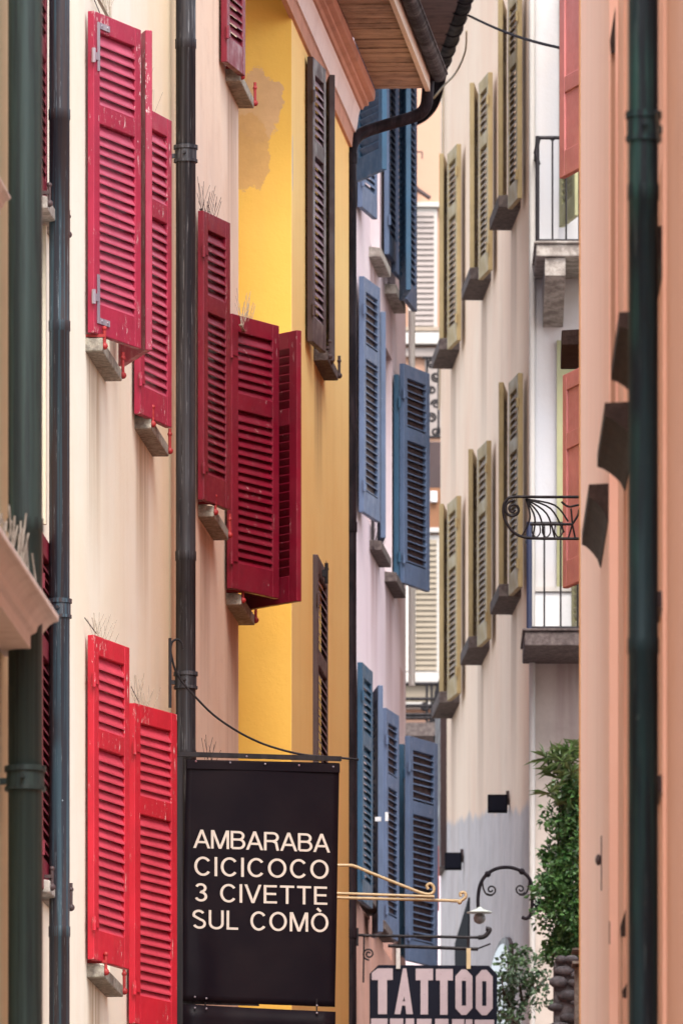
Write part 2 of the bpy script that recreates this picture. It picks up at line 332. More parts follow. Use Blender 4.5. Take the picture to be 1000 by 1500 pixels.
cr.leaf(178,218,.54,'near',72,512+25,M['crim'],lou=M['crim_skylit'])
cr.leaf(201,247,.50,'far',152,606,M['crim'],lou=M['crim_skylit'])
cr.leaf(133,185,.5,'far',930,1406,M['scar'],lou=M['scar_skylit'],label='scarlet louvred shutter leaf with a notched lower corner')
cr.leaf(193,255,.5,'far',1030,1500,M['scar'],lou=M['scar_skylit'])
cr.leaf(52,64,.5,'far',-60,290,M['burg'],lou=M['burg']); cr.leaf(56,70,.5,'far',778,1300,M['burg'],lou=M['burg'])
cr.sill(125,514,stops='redm'); cr.sill(197,628,stops='redm'); cr.sill(127,1432,.95,stops='redm'); cr.sill(189,1516,stops='redm'); cr.sill(50,1308,.9,.075,mat='wstone',stops='brown'); cr.sill(46,305,.9,.075,mat='wstone',stops='brown')
cr.spikes(140,-10,.8,.24,30); cr.spikes(205,140,.7,.18,18); cr.spikes(136,934,.8,.16,22); cr.spikes(196,1030,.8,.17,22)
downpipe(cr,87,.049,-260,1900,'pipe1',collars=(895,),joints=(470,1358,160),out=.09)
# little ledge strips between pipe and shutters
m=MB(); a=cr.L(66,300,.012); m.box(a.x-.03,a.x+.01,0,-.02,ZZ(770,53.9),ZZ(305,53.9)); m.build('window_trim',CREAM,cr.e)
for x1,y1,x2,y2 in ((124,905,141,928),(192,1006,203,1028),(128,-25,146,18)):
    wr=MB(); wr.tube([cr.L(x1,y1,.01),cr.L(x2,y2,.05)],.0025,5); wr.build('stay_wire',M['dwire'],cr.e)

# ---- pale pink plaster building
pk=Bld('pale_pink_building','pale pinkish plaster house strip with burgundy shutters beside the dark zinc downpipe','house',260,60.58,347,64.07,-1)
stn=dirtstains(pk,[(290,765),(332,888),(331,115)],(.34,.20,.13),.75,.4,1.3)
PINKP=plaster('pale_pink_plaster',(.78,.63,.51),(.42,.25,.16),.42,stn,warm=(.76,.57,.43),seed=9)
hC=pk.hole(294,322,725,.9); hD=pk.hole(336,475,850,.85); hH=pk.hole(329,-250,88,.85)
pk.wall(0.003,pk.len,13.9,PINKP,[hC,hH])
pk.leaf(294,333,.42,'far',308,732,M['burg'])
pk.leaf(336,405,.5,'far',459,862,M['burg'],label='burgundy louvred shutter leaf, the near one of its pair',bracket=False)
pk.leaf(357,438,.5,'near',500,895,M['burg'],out=.04)
pk.leaf(328,355,.45,'far',-300,90,M['burg'])
pk.sill(290,757,.9,stops='redm'); pk.sill(331,886,.85,stops='redm'); pk.sill(330,118,.85,stops='redm')
pk.spikes(294,305,.8,.17,22,'dwire'); pk.spikes(352,475,.6,.2,30,'wire',.10); pk.spikes(300,1115,.6,.17,9,'dwire',.05)
downpipe(pk,272,.053,-260,1900,'pipe2',collars=(228,1000),joints=(57,808,1100),out=.085)

# ---- yellow building
ye=Bld('yellow_building','yellow house with a boarded roof overhang, terracotta cornice and narrow brown shutters','house',427,65.0,513,69.2,-1)
YP=(.80,.49,.10); yl=ye.sY(513)[0]; Zc=ZZ(195,69.2)
g0=Vector((ye.loc(W(347,0,64.4)).x,ye.loc(W(347,0,64.4)).y))
PP=[(.0+0.0,0)]
def ymat(name,base,patches,stains=(),w=None): return plaster(name,base,(.6,.36,.12),.2,stains,patch=patches,warm=w,seed=4)
e0=ye.sY(459)
YM=ymat('ochre_plaster',(.92,.67,.26),[(.06,ZZ(232,65),.035,.16,(.62,.55,.5))],dirtstains(ye,[(459,530)],(.25,.13,.06),.8,.36,.9),(.90,.61,.22))
ye.wall(0,yl,Zc+.3,YM,[ye.hole(456,92,505,.8),ye.hole(461,845,1300,.8)],thick=4)
# camera-facing return wall, its own frame (x across, z up)
rw=ye.loc(W(300,0,64.93)); rw.z=0; cornr=Vector((0,0,0)); d=(cornr-rw); ang=math.atan2(d.y,d.x)
MR=trans((rw.x,rw.y,0))@Matrix.Rotation(ang,4,'Z'); m=MB(); m.box(0,d.length-.002,0,.3,0,Zc+.3)
px2=lambda px:(px-300)/F*64.95
YM2=ymat('bright_yellow_plaster',YP,[(px2(378),ZZ(155,65),.15,.20,(.68,.43,.22)),(px2(360),ZZ(230,65),.14,.23,(.68,.40,.15))],w=(.78,.44,.075))
m.build('return_wall',YM2,ye.e,MR)
ye.leaf(454,473,.42,'far',82,500,M['brown'],lou=M['mauve'],label='dark brown shutter leaf with faded mauve louvres')
ye.leaf(478,486,.42,'near',128,545,M['brown'])
ye.leaf(461,476,.8,'far',812,1285,M['brown'],lou=M['mauve'],out=.012)
ye.sill(459,528,.75,.085,.07,'dgran',stops='brown')
# cornice, soffit, gutter
cp=[(0,0),(.035,0),(.04,.03),(.05,.11),(.06,.145)]
cp2=[(.0,.146),(.075,.146),(.085,.165),(.11,.17),(.112,.192),(.145,.2),(.15,.225),(.15,.26),(0,.26)]
m=MB(); m.extr([(-a,Zc+z) for a,z in cp]+[(0,Zc+.145)],-1.2,yl+.01); co=m.build('cornice',M['cornw'],ye.e)
m=MB(); m.extr([(-a,Zc+z) for a,z in cp2],-1.2,yl+.012); 
m.build('cornice_moulding',M['corn'],co)
m=MB(); m.extr([(.012,Zc-.10),(-.018,Zc-.10),(-.022,Zc-.002),(.012,Zc-.002)],-1.2,yl+.005); m.build('cornice_band',M['corn'],co)
m=MB(); x=-1.3
while x<yl: 
    wd=random.uniform(.13,.17); jz=random.uniform(0,.006); m.box(x+.011,min(x+wd,yl)-.011,-.151,-.455,Zc+.262+jz*2,Zc+.285+jz*2); x+=wd
so=m.build('soffit',M['soff'],ye.e)
m=MB(); m.box(-1.3,yl+.02,-.457,-.485,Zc+.25,Zc+.40); m.build('fascia_board',M['fascia'],ye.e)
m=MB(); m.add([(-1.4,-.50,Zc+.40),(yl+.05,-.50,Zc+.40),(yl+.05,2.5,Zc+1.6),(-1.4,2.5,Zc+1.6),(-1.4,-.50,Zc+.46),(yl+.05,-.50,Zc+.46),(yl+.05,2.5,Zc+1.66),(-1.4,2.5,Zc+1.66)],[(0,3,2,1),(4,5,6,7),(0,1,5,4),(1,2,6,5),(2,3,7,6),(3,0,4,7)]); m.box(-1.38,yl+.0,0,2.5,Zc+.3,Zc+.41); m.build('roof',M['tile'],ye.e)
m=MB(); gc=(-.535,Zc+.36); R=.050; arc=[(gc[0]+math.cos(a)*R,gc[1]+math.sin(a)*R) for a in [math.pi+i*math.pi/10 for i in range(11)]]; arc2=[(gc[0]+math.cos(a)*(R-.005),gc[1]+math.sin(a)*(R-.005)) for a in [2*math.pi-i*math.pi/10 for i in range(11)]]
m.extr(arc+arc2,-1.3,yl+.03); m.tube([(-1.3,gc[0]-R,gc[1]),(yl+.03,gc[0]-R,gc[1])],.009,6); m.extr(arc,yl+.03,yl+.036)
gu=m.build('gutter',M['pipe5'],ye.e)
pp=smooth_path([W(627,100,69.2),W(626,135,69.2),W(622,158,69.22),W(606,170,69.24),W(560,184,69.24),W(528,196,69.2),W(515,214,69.15),W(513,240,69.12)],5)+[W(513,2000,69.12)]
m=MB(); m.tube([ye.loc(p) for p in pp],.037,14)
for cy in (170,): pass
dp=m.build('downpipe',M['pipe5'],ye.e)
m=MB()
for cy in (232,772,1368):
    c=ye.loc(W(513,cy,69.12)); m.tube([c+Vector((0,0,-.03)),c+Vector((0,0,.03))],.042,14); m.box(c.x-.01,c.x+.01,c.y,0,c.z-.01,c.z+.01)
m.build('pipe_collar',M['pipe5'],dp)
m=MB()
for (x1,y1,x2,y2,Y) in ((462,89,474,87,67.5),(480,97,496,99,67.9),(475,392,487,392,67.9),(473,812,480,835,67.4)): m.tube([ye.loc(W(x1,y1,Y)),ye.loc(W(x2,y2,Y))],.008,5)
m.build('iron_hook',M['iron'],ye.e)
m=MB(); c=ye.L(478,840,.05); m.box(c.x-.02,c.x+.02,0,c.y,c.z-.02,c.z+.02); m.tube([c+Vector((0,0,-.06)),c+Vector((0,0,.06))],.012,6); m.build('shutter_stop',M['iron'],ye.e)

# ---- lavender white building with blue shutters
bl=Bld('lavender_building','lavender white house with three floors of blue louvred shutters behind the brown downpipe','house',370,69.06,594,81.36,-1)
stn=dirtstains(bl,[(541,800),(563,850),(540,375),(563,428)],(.30,.17,.15),.8,.42,1.2)+[(bl.sY(588)[0],ZZ(985,81),.25,.7,.6,(.35,.17,.14))]
LAV=plaster('lavender_plaster',(.62,.50,.54),(.45,.33,.33),.3,stn,warm=(.68,.58,.60),seed=6,zone=(ZZ(1345,79),(.55,.30,.23),.25,.5))
bl.wall(.25,bl.len,16.2,LAV,[bl.hole(529,415,745,.85),bl.hole(561,500,830,.8),bl.hole(527,990,1330,.85),bl.hole(561,1050,1390,.8),bl.hole(542,-60,355,.85),bl.hole(566,20,405,.8)])
B=M['blue']; T=M['teal']
for a in [(524,563,.5,'near',-90,266,T,.10),(527,549,.5,'far',-40,303,B,.03),(566,580,.5,'far',-80,372,B,.04),(576,592,.5,'far',-60,398,B,.06),(592,607,.55,'far',-60,438,B,.12),(588,598,.45,'near',-40,440,T,.12),
          (529,553,.5,'far',404,750,B,.04),(556,561,.4,'near',470,800,B,.04),(588,626,.5,'far',532,854,B,.06),(580,588,.4,'far',548,850,T,.03),
          (527,542,.5,'far',970,1320,T,.04),(548,557,.4,'near',1015,1375,B,.04),(562,581,.45,'far',1037,1370,B,.04),(596,638,.5,'far',1078,1408,B,.10),(588,598,.3,'far',1090,1400,T,.03)]:
    lf=bl.leaf(a[0],a[1],a[2],a[3],a[4],a[5],a[6],out=a[7],thin=(a[0],a[1]) in ((529,553),(588,626),(562,581),(596,638)))
    if a[6] is T: lf['label']='deep teal blue louvred shutter leaf'
for s_ in ((540,376),(563,430),(541,806),(563,852),(527,1322),(546,1362)): bl.sill(s_[0],s_[1],.85,.085,.075,'dgran' if s_[1]>700 else 'wstone')
bl.spikes(545,800,.7,.12,16,'dwire')
# clipped-on white hook and far white pipe
m=MB(); p=bl.loc(W(603,455,81.3)); q=bl.loc(W(603,1005,81.3)); m.tube([p,q],.024,10); m.build('downpipe',M['ppale'],bl.e)
m=MB(); m.box(*sorted((bl.loc(W(560,1199,77)).x,bl.loc(W(560,1199,77)).x+.04)),-.12,-.16,ZZ(1203,77),ZZ(1197,77)); c=bl.loc(W(566,1195,77)); m.box(c.x,c.x+.03,c.y-.01,c.y+.01,ZZ(1203,77),ZZ(1190,77)); m.build('shutter_stop',M['shellp'],bl.e)
# roof overhang and gutter with straps
Ez=ZZ(106,82.0); ga=Vector((U(643)*82,82,Ez+.05)); gb=Vector((U(694)*78.4,78.4,Ez+.05)); gdir=(gb-ga).normalized()
m=MB(); m.poly([(U(606)*82,82,Ez),(ga.x-.03,82,Ez),(gb.x-.05,gb.y,Ez),(.36,78.4,Ez)],(0,0,.06)); m.v=[tuple(bl.loc(v)) for v in m.v]; m.build('soffit',M['soff2'],bl.e)
m=MB(); m.poly([(-.6,82.1,Ez+.07),(ga.x-.02,82.1,Ez+.07),(gb.x-.02,gb.y,Ez+.07),(-.6,78.3,Ez+.07)],(0,0,.3)); m.v=[tuple(bl.loc(v)) for v in m.v]; m.build('roof',M['tile'],bl.e)
m=MB(); m.tube([bl.loc(ga),bl.loc(gb+gdir*.6)],.068,14)
for i in range(9): c=ga+gdir*(.25+i*.4); m.tube([bl.loc(c),bl.loc(c+gdir*.03)],.076,14)
gu2=m.build('gutter',M['pipe5'],bl.e)
m=MB(); pth=smooth_path([W(645,100,82),W(640,128,82),W(632,152,82),W(618,168,82),W(598,178,82),W(580,186,82)],5); m.tube([bl.loc(p) for p in pth],.05,12); m.build('gutter_outlet_pipe',M['pipe5'],bl.e)
m=MB(); pth=smooth_path([W(683,45,79),W(681,75,79.5),W(668,105,80.5),W(650,125,81.5),W(634,145,82)],5); m.tube([bl.loc(p) for p in pth],.007,6); m.build('cable',M['goldp'],bl.e)

# ---- far end building, facing down the alley
fa=Bld('peach_building','distant peach house closing the alley with wide greige roller shutters and an iron balcony','house',560,104.,700,104.,-1)
FP=plaster('peach_plaster',(.52,.31,.22),(.5,.33,.25),.25,seed=12)
def fz(y): return ZZ(y,104.)
def fs(px): return (px-560)/F*104.
fa.wall(0,fs(700),24.5,FP,[],thick=4)
def panel(x0,x1,y0,y1,mat,frame=.03):
    m=MB(); m.box(fs(x0),fs(x1),-.003,-.05,fz(y1),fz(y0)); o=m.build('shutter_frame',M['ppale'],fa.e)
    l=MB(); z=fz(y1)+.01; 
    while z<fz(y0)-.05: l.hexa([(fs(x0)+frame,-.052,z),(fs(x1)-frame,-.052,z),(fs(x1)-frame,-.075,z),(fs(x0)+frame,-.075,z),(fs(x0)+frame,-.052,z+.045),(fs(x1)-frame,-.052,z+.045),(fs(x1)-frame,-.056,z+.045),(fs(x0)+frame,-.056,z+.045)]); z+=.05
    l.build('roller_shutter',M[mat],o)
panel(598,640,306,480,'lou'); panel(598,644,785,985,'lou2')
def band(x0,x1,y0,y1,out,mat,name='stone_band'):
    m=MB(); m.box(fs(x0),fs(x1),-.002,-out,fz(y1),fz(y0)); return m.build(name,M[mat] if isinstance(mat,str) else mat,fa.e,bevel=.005)
band(590,648,298,305,.09,'ppale'); band(590,648,481,487,.1,'wframe'); band(590,648,490,507,.14,'ppale'); band(590,648,511,524,.08,'lou'); band(590,648,988,1003,.16,'ppale'); band(590,648,1006,1030,.08,'lou2'); band(590,648,1032,1040,.15,'ppale'); band(590,608,785,986,.11,'ppale','door_surround')
band(622,645,648,716,.05,'brown','window'); band(622,645,716,778,.06,'brick','timber_panel'); band(630,640,722,738,.12,'shellp','wall_box'); band(622,645,775,782,.1,'ppale','sill')
band(622,648,525,640,.04,'lou','plaster_panel'); band(590,700,1060,1600,.05,LAV,'ground_floor_wall')
m=MB(); m.tube([fa.loc(W(608,275,103.7)),fa.loc(W(630,290,103.7))],.02,6); m.tube([fa.loc(W(610,222,103.7)),fa.loc(W(618,222,103.7)),fa.loc(W(618,232,103.7))],.008,5); m.tube([fa.loc(W(610,275,103.7)),fa.loc(W(610,275,104))],.02,6); m.build('iron_hook',M['brown'],fa.e)
def spiral(c,r,turns=1.6,a0=0,sgn=1,n=26,axis=None):
    pts=[]
    for i in range(n+1):
        t=i/n; rr=r*(1-.8*t); a=a0+sgn*t*turns*2*math.pi; pts.append((c[0]+rr*math.cos(a),c[1]+rr*math.sin(a)))
    return pts
m=MB(); Yb=103.2
for y in (1002,1024,1034,1047,1052,1064): m.tube([fa.loc(W(590,y,Yb)),fa.loc(W(648,y,Yb))],.016,6)
for px in (592,625,632,640,646): m.tube([fa.loc(W(px,1002,Yb)),fa.loc(W(px,1075,Yb))],.012,6)
for c,r in (((604,1068),9),((622,1035),6),((615,1068),7),((634,1060),7)): m.tube([fa.loc(W(a,b_,Yb)) for a,b_ in spiral(c,r)],.015,5)
m.tube([fa.loc(W(650,990,Yb)),fa.loc(W(641,1015,Yb)),fa.loc(W(637,1050,Yb)),fa.loc(W(640,1085,Yb))],.032,6)
rl=m.build('balcony_railing',M['iron'],fa.e)
m=MB(); m.box(fs(588),fs(650),-.05,-.85,fz(1076)-.12,fz(1076)); m.build('balcony_slab',M['dgran'],fa.e)
m=MB()
for k in range(6):
    y=532+k*20; m.tube([fa.loc(W(a,b_,Yb)) for a,b_ in spiral((632+(k%2)*6,y),7,1.5,k)],.011,5)
for y in (524,640): m.tube([fa.loc(W(618,y,Yb)),fa.loc(W(645,y,Yb))],.012,6)
for px in (625,642): m.tube([fa.loc(W(px,524,Yb)),fa.loc(W(px,640,Yb))],.010,6)
for y in (540,625): m.tube([fa.loc(W(625,y,Yb)),fa.loc(W(625,y,104))],.010,6)
m.build('window_grille',M['iron'],fa.e)

# ---- beige building with olive shutters, right of the alley
be=Bld('beige_building','weathered beige house with six pairs of olive louvred shutters and a greyer plaster base','house',780,80.0,645,90.5,1)
stn=[]
for px,yb in ((668,515),(713,420),(757,312),(668,1030),(708,960),(757,875)):
    s,Y=be.sY(px); stn.append((s+.35,ZZ(yb,Y),.42,1.6,.62,(.34,.22,.15)))
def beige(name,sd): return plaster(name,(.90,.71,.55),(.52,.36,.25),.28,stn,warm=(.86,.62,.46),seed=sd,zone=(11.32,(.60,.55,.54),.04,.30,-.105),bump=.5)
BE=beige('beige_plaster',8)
hs=[]; 
for hp,yt,ybm in ((672,210,500),(718,105,398),(761,-20,292),(672,728,1020),(716,645,940),(762,548,862)):
    hs.append(be.hole(hp-1,yt+15,ybm-3,.85))
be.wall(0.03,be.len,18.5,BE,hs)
for hp,yt,ybm in ((672,210,498),(718,105,395),(761,-20,290),(672,726,1016),(716,645,936),(762,546,860)):
    be.leaf(hp,hp-14,.46,'far',yt,ybm,M['olive'],out=.05,lou=M['olivel'])
    s,Y=be.sY(hp); s2=s+.88; P=be.P+be.t*s2+be.n*.05; px2_=500+F*P.x/P.y; r_=P.y/Y
    be.leaf(px2_,px2_-6,.46,'near',Y0H-(Y0H-yt)/r_,Y0H-(Y0H-ybm)/r_,M['olive'],out=.05,lou=M['olivel'])
    be.sill(hp+1,ybm+14,.95,.16,.10,'dgran')
m=MB(); s,Y=be.sY(690); m.tube([be.loc(W(649,90,89.8)),be.loc(W(648,305,89.8))],.012,6); m.tube([be.loc(W(648,305,89.8)),be.loc(W(643,600,90.2))],.01,6); m.build('cable',M['wire'],be.e)
# arched doorway and side passage opening at the bottom
m=MB(); sd,Yd=be.sY(752); 
def arch(mb,s0,s1,z0,zs,y0,y1,n=10):
    r=(s1-s0)/2; c=(s0+s1)/2; pts=[(s0,z0)]+[(c-r*math.cos(math.pi*i/n),zs+r*.16*math.sin(math.pi*i/n)) for i in range(n+1)]+[(s1,z0)]
    mb.poly([(a,y0,z) for a,z in pts],(0,y1-y0,0))
arch(m,sd,sd+2.2,ZZ(1700,Yd),ZZ(1392,Yd),-.02,.03); a_=m.build('arched_surround',M['brown'],be.e)
m=MB(); arch(m,sd+.15,sd+2.05,ZZ(1700,Yd),ZZ(1396,Yd),.031,.04); m.build('pane',flat('milky_window',(.55,.58,.62),.3,.5),a_)
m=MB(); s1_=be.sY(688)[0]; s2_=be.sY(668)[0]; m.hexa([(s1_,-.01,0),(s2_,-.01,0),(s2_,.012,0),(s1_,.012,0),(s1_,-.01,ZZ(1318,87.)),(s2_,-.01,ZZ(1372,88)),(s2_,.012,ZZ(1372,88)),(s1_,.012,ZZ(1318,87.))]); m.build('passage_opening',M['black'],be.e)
# brown panel painted in for a dark recess, & drainpipe at the far corner
m=MB(); m.box(be.sY(654)[0],be.sY(646)[0],0,.05,ZZ(1275,90),ZZ(1030,90)); m.build('dark_recess_panel',M['brown'],be.e)
m=MB(); m.tube([be.loc(W(640,1240,89)),be.loc(W(640,1335,89))],.016,8); m.build('downpipe',M['rose'],be.e)
# pale corner pipe between the beige and the white facade
m=MB(); m.tube([be.loc(W(779,-200,79.85)),be.loc(W(779,1900,79.85))],.022,10); m.build('corner_bead',M['ppale'],be.e)

# ---- white corner building with balconies
wh=Bld('white_building','white plastered house front with two iron-railed stone balconies beside the beige house','house',781,79.9,905,79.9,-1)
WH=plaster('white_plaster',(.50,.50,.525),(.5,.42,.38),.35,[(.25,ZZ(950,79.9),.14,2.2,.7,(.3,.22,.2)),(.28,ZZ(430,79.9),.3,1.4,.35,(.5,.42,.38))],warm=(.57,.53,.50),seed=15,zone=(ZZ(930,79.9),(.50,.43,.38),.4,.8))
wh.wall(0.012,2.2,18.4,WH,[])
def ws(px): return wh.sY(px)[0]
wh.leaf(822,845,.5,'near',-40,333,M['olive2'],out=.06,mid=.25,stile=.085,label='sage green louvred shutter leaf')
m=MB(); m.box(ws(815),ws(826),-.004,-.05,ZZ(865,79.9),ZZ(500,79.9)); m.box(ws(826),ws(905),-.004,-.03,ZZ(865,79.9),ZZ(500,79.9)); m.build('window_frame',M['olive2'],wh.e)
wh.leaf(840,858,.4,'near',740,945,M['olive2'],out=.06,mid=.3)
m=MB(); m.box(ws(783),ws(860),-.002,-.06,ZZ(868,79.9),ZZ(861,79.9)); m.build('sill',M['ppale'],wh.e)
m=MB(); m.box(ws(783),ws(842),-.002,-.04,ZZ(930,79.9),ZZ(869,79.9)); m.build('parapet_panel',M['shellp'],wh.e)
Yf=78.95
def wl(px,py,Y=Yf): return wh.loc(W(px,py,Y))
def balcony(x0,ytop,ybot,xr=905,curve=0,mat='wstone'):
    a=wl(x0,ytop); c=wl(xr,ybot); m=MB()
    m.box(a.x,c.x,a.y,-.002,c.z,a.z); m.box(a.x-.015,c.x,a.y-.02,-.002,a.z+.001,a.z+.02)
    return m.build('balcony_slab',M[mat],wh.e,bevel=.01)
b1=balcony(785,357,375); 
m=MB(); a=wl(798,376); c=wl(828,402)
m.extr([(-.002,a.z-.001),(a.y+.03,a.z-.001),(a.y+.03,c.z),(a.y+.10,c.z-.01),(-.2,c.z-.19),(-.002,c.z-.21)],a.x,c.x); m.build('corbel',M['wstone'],b1)
def rail(x0,ytop,ybot,bars,mat,pm,pw=.012,top=True):
    m=MB(); p=wl(x0,ytop); q=wl(x0,ybot); e=wl(905,ytop); o=p.y+.03
    m.tube([(p.x,o,p.z),(e.x,o,e.z)],.013,8); m.tube([(p.x,o,q.z+.03),(e.x,o,q.z+.03)],.010,6)
    m.tube([(p.x,o,p.z),(p.x,-.01,p.z)],.013,8); m.tube([(p.x,o,q.z+.03),(p.x,-.01,q.z+.03)],.010,6)
    for bx in bars: c=wl(bx,ytop); m.tube([(c.x,o,q.z),(c.x,o,p.z)],.0065,6)
    for dy in (.15,.3,.45): m.tube([(p.x,o+dy,q.z),(p.x,o+dy,p.z)],.0065,6)
    r=m.build('railing',M[mat],wh.e); m=MB(); m.tube([(p.x,o,q.z),(p.x,o,p.z+.01)],pw,8); m.build('railing_post',M[pm],r); return r
r1=rail(787,200,357,(809,829,848,867),'iron','iron',.014)
m=MB(); m.tube([wl(789,202)+Vector((0,.03,0)),wl(784,222)+Vector((0,.03,0)),wl(789,240)+Vector((0,.03,0))],.014,6)
for sx in (-4,4): m.tube([wl(809,205)+Vector((0,.03,0)),wl(809+sx,201)+Vector((0,.03,0))],.006,5)
m.build('scroll',M['iron'],r1)
b2=balcony(768,925,946,mat='dgran')
r2=rail(775,766,925,(797,821,846,868),'iron','iblue',.02)

# ---- rose building (mostly hidden behind the salmon one)
ro=Bld('rose_building','rose-shuttered house mostly hidden just past the salmon house corner','house',905,56.0,858,73.0,1)
RP=plaster('rose_plaster',(.66,.36,.30),None,.3,seed=20)
ro.wall(0,ro.len,13.2,RP,[])
rs=M['rose']
ro.leaf(868,823,.55,'far',-80,238,rs,out=.03,mid=.62,solid=True,stile=.09)
ro.leaf(872,828,.55,'far',528,843,rs,out=.03,solid=True)
ro.sill(872,505,.9,.20,.10,'bgran')

# ---- salmon building, near right
sa=Bld('salmon_building','salmon house wall at the right edge with brown scotia sills and a green-black downpipe','house',1032,31.3,905,41.15,1)
SAL=plaster('salmon_plaster',(.68,.37,.275),(.42,.22,.15),.22,[(sa.sY(915)[0]+.2,6.0,.5,4.,.25,(.4,.2,.13))],warm=(.67,.34,.235),seed=22,bump=.2)
SAL2=plaster('pink_salmon_plaster',(.75,.465,.37),(.5,.28,.21),.25,warm=(.76,.43,.335),seed=27,bump=.2)
s41=sa.sY(905)[0]; s46=s41+4.95
def sx(Y): return (Y-31.3)
wins=[]
for Yw in (37.8,35.4): wins.append((sx(Yw)+.12,sx(Yw)+1.02,7.92,9.72))
low=[(sx(Yw)+.12,sx(Yw)+1.02,3.1,5.35) for Yw in (37.9,)]
sa.wall(-1.5,s41,11.2,SAL,wins[:3]+low,rev=.10)
m=MB(); hz=[]
m.box(s41,s46,-2,.032,0,11.2); m.build('projecting_wall',SAL2,sa.e)
# raised plaster band edges seen raking
m=MB(); a=sa.L(975,0).x; m.box(a-.06,a,0,.012,0,11.2); m.build('plaster_rib',SAL,sa.e)
m=MB(); a=sa.L(916,0).x; m.box(a,a+.5,0,.006,0,11.2); m.build('plaster_band',SAL,sa.e)
m=MB(); m.box(s46-.0,s46+.012,-.02,.038,0,11.2); m.build('corner_bead',flat('ochre_edge_paint',(.6,.3,.13)),sa.e)
def scotia(Yn,ytop,ln=1.2,base=0.,prot=.078,zadd=0):
    s=sx(Yn); z=ZZ(ytop,Yn)
    pr=[(base,0),(base+prot,-.004),(base+prot,-.05)]+[(base+prot*(1-t)+.0, -.05-.075*(t**1.5)) for t in (.2,.4,.6,.8)]+[(base+.004,-.135),(base,-.135)]
    m=MB(); m.extr([(a,z+b) for a,b in pr],s,s+ln); m.build('sill',M['bgran'],sa.e)
scotia(36.9,455,1.1,0,.10); scotia(38.9,588,1.15,0,.10); scotia(41.25,708,1.2,.032,.072); scotia(35.35,330,.75,.0,.05)
def lintel_shade(x0,x1,ya,yb,yc,Y):
    m=MB(); m.poly([W(x1,ya,Y),W(x1,yc,Y),W(x0+1,yc,Y),W(x0,yb,Y)],(0,.02,0)); m.v=[tuple(sa.loc(v)) for v in m.v]; o=m.build('lintel_shade_wedge',M['bgran'],sa.e)  # flat dark wedge: shade under the lintel put into the colour
    return o
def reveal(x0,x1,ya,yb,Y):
    m=MB(); m.poly([W(x1,ya,Y),W(x1,yb,Y),W(x0,yb,Y),W(x0,ya,Y)],(0,.01,0)); m.v=[tuple(sa.loc(v)) for v in m.v]; m.build('shaded_reveal_strip',REV,sa.e)  # flat strip below, its brown painting the recess side in shade
REV=plaster('shaded_reveal_brown',(.36,.19,.13),None,.2,seed=33)
for a in ((893,901,8,57,76,40.95),(908,916,1332,1358,1372,39.9),(888,894,1416,1445,1458,41.6),(911,918,1440,1452,1462,39.4)): lintel_shade(*a)
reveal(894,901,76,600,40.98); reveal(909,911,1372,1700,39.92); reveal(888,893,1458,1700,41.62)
# small fixings and slots on the wall
m=MB()
for px,py,h in ((881,1225,.5),(893,1350,.2)): c=sa.L(px,py,.033); m.box(c.x,c.x+.03,.0325,.036,c.z-h*.4,c.z)
c=sa.L(880,1260,.035); m.ball((c.x,.045,c.z),.012,6,(1,1,1.8)); m.build('iron_stay',M['brown'],sa.e)
for px,py in ((970,1150),(970,880)):
    m=MB(); c=sa.L(px,py,.0); m.box(c.x,c.x+.35,0,.02,c.z-.02,c.z+.03); m.build('wall_bracket',M['brown'],sa.e)
# half open shutters right of the pipe
for (hp,ep,yt,yb) in ((978,972,570,800),(986,979,790,1010)):
    pass
downpipe(sa,942,.046,-400,1900,'pipe3',collars=(190,),joints=(935,270),out=.07)
m=MB(); c=sa.L(978,189,.03); m.tube([(c.x-.3,.07,c.z),(c.x+.2,.05,c.z)],.006,6); m.build('pipe_bracket',M['iron'],sa.e)

# ---- near left building with cornice hood
nl=Bld('olive_yellow_building','olive yellow house wall at the left edge with a white moulded window hood','house',-383,34.,13,42.5,-1)
NL=plaster('olive_yellow_plaster',(.64,.57,.36),None,.2,seed=30)
nl.wall(-2,nl.sY(13)[0],11.5,NL,[])
prof=[(0,0),(.12,0),(.12,.05),(.14,.062),(.146,.085),(.17,.115),(.185,.125),(.205,.13),(.205,.155),(0,.18)]
def hood(pxe,ye,sc=1.,ln=3.2):
    s,Y=nl.sY(pxe,.205*sc); z=ZZ(ye,Y)-.14*sc; m=MB(); m.extr([(-a*sc,z+b*sc) for a,b in prof],s-ln,s)
    return m.build('window_hood',M['white'],nl.e,bevel=.004),s,z
h1,s1,z1=hood(86,907); h2,s2,z2=hood(16,290,.45)
m=MB()
for i in range(46):
    s=s1-.15-random.random()*1.6; y=-random.uniform(.05,.17); l=random.uniform(.08,.22); m.tube([(s,y,z1+.16),(s+random.uniform(-.05,.05),y+random.uniform(-.03,.02),z1+.17+l)],.0035,4)
m.build('bird_spikes',M['wstone'],h1)
downpipe(nl,37,.064,-400,1900,'pipe4',collars=(1145,),joints=(760,),out=.095)

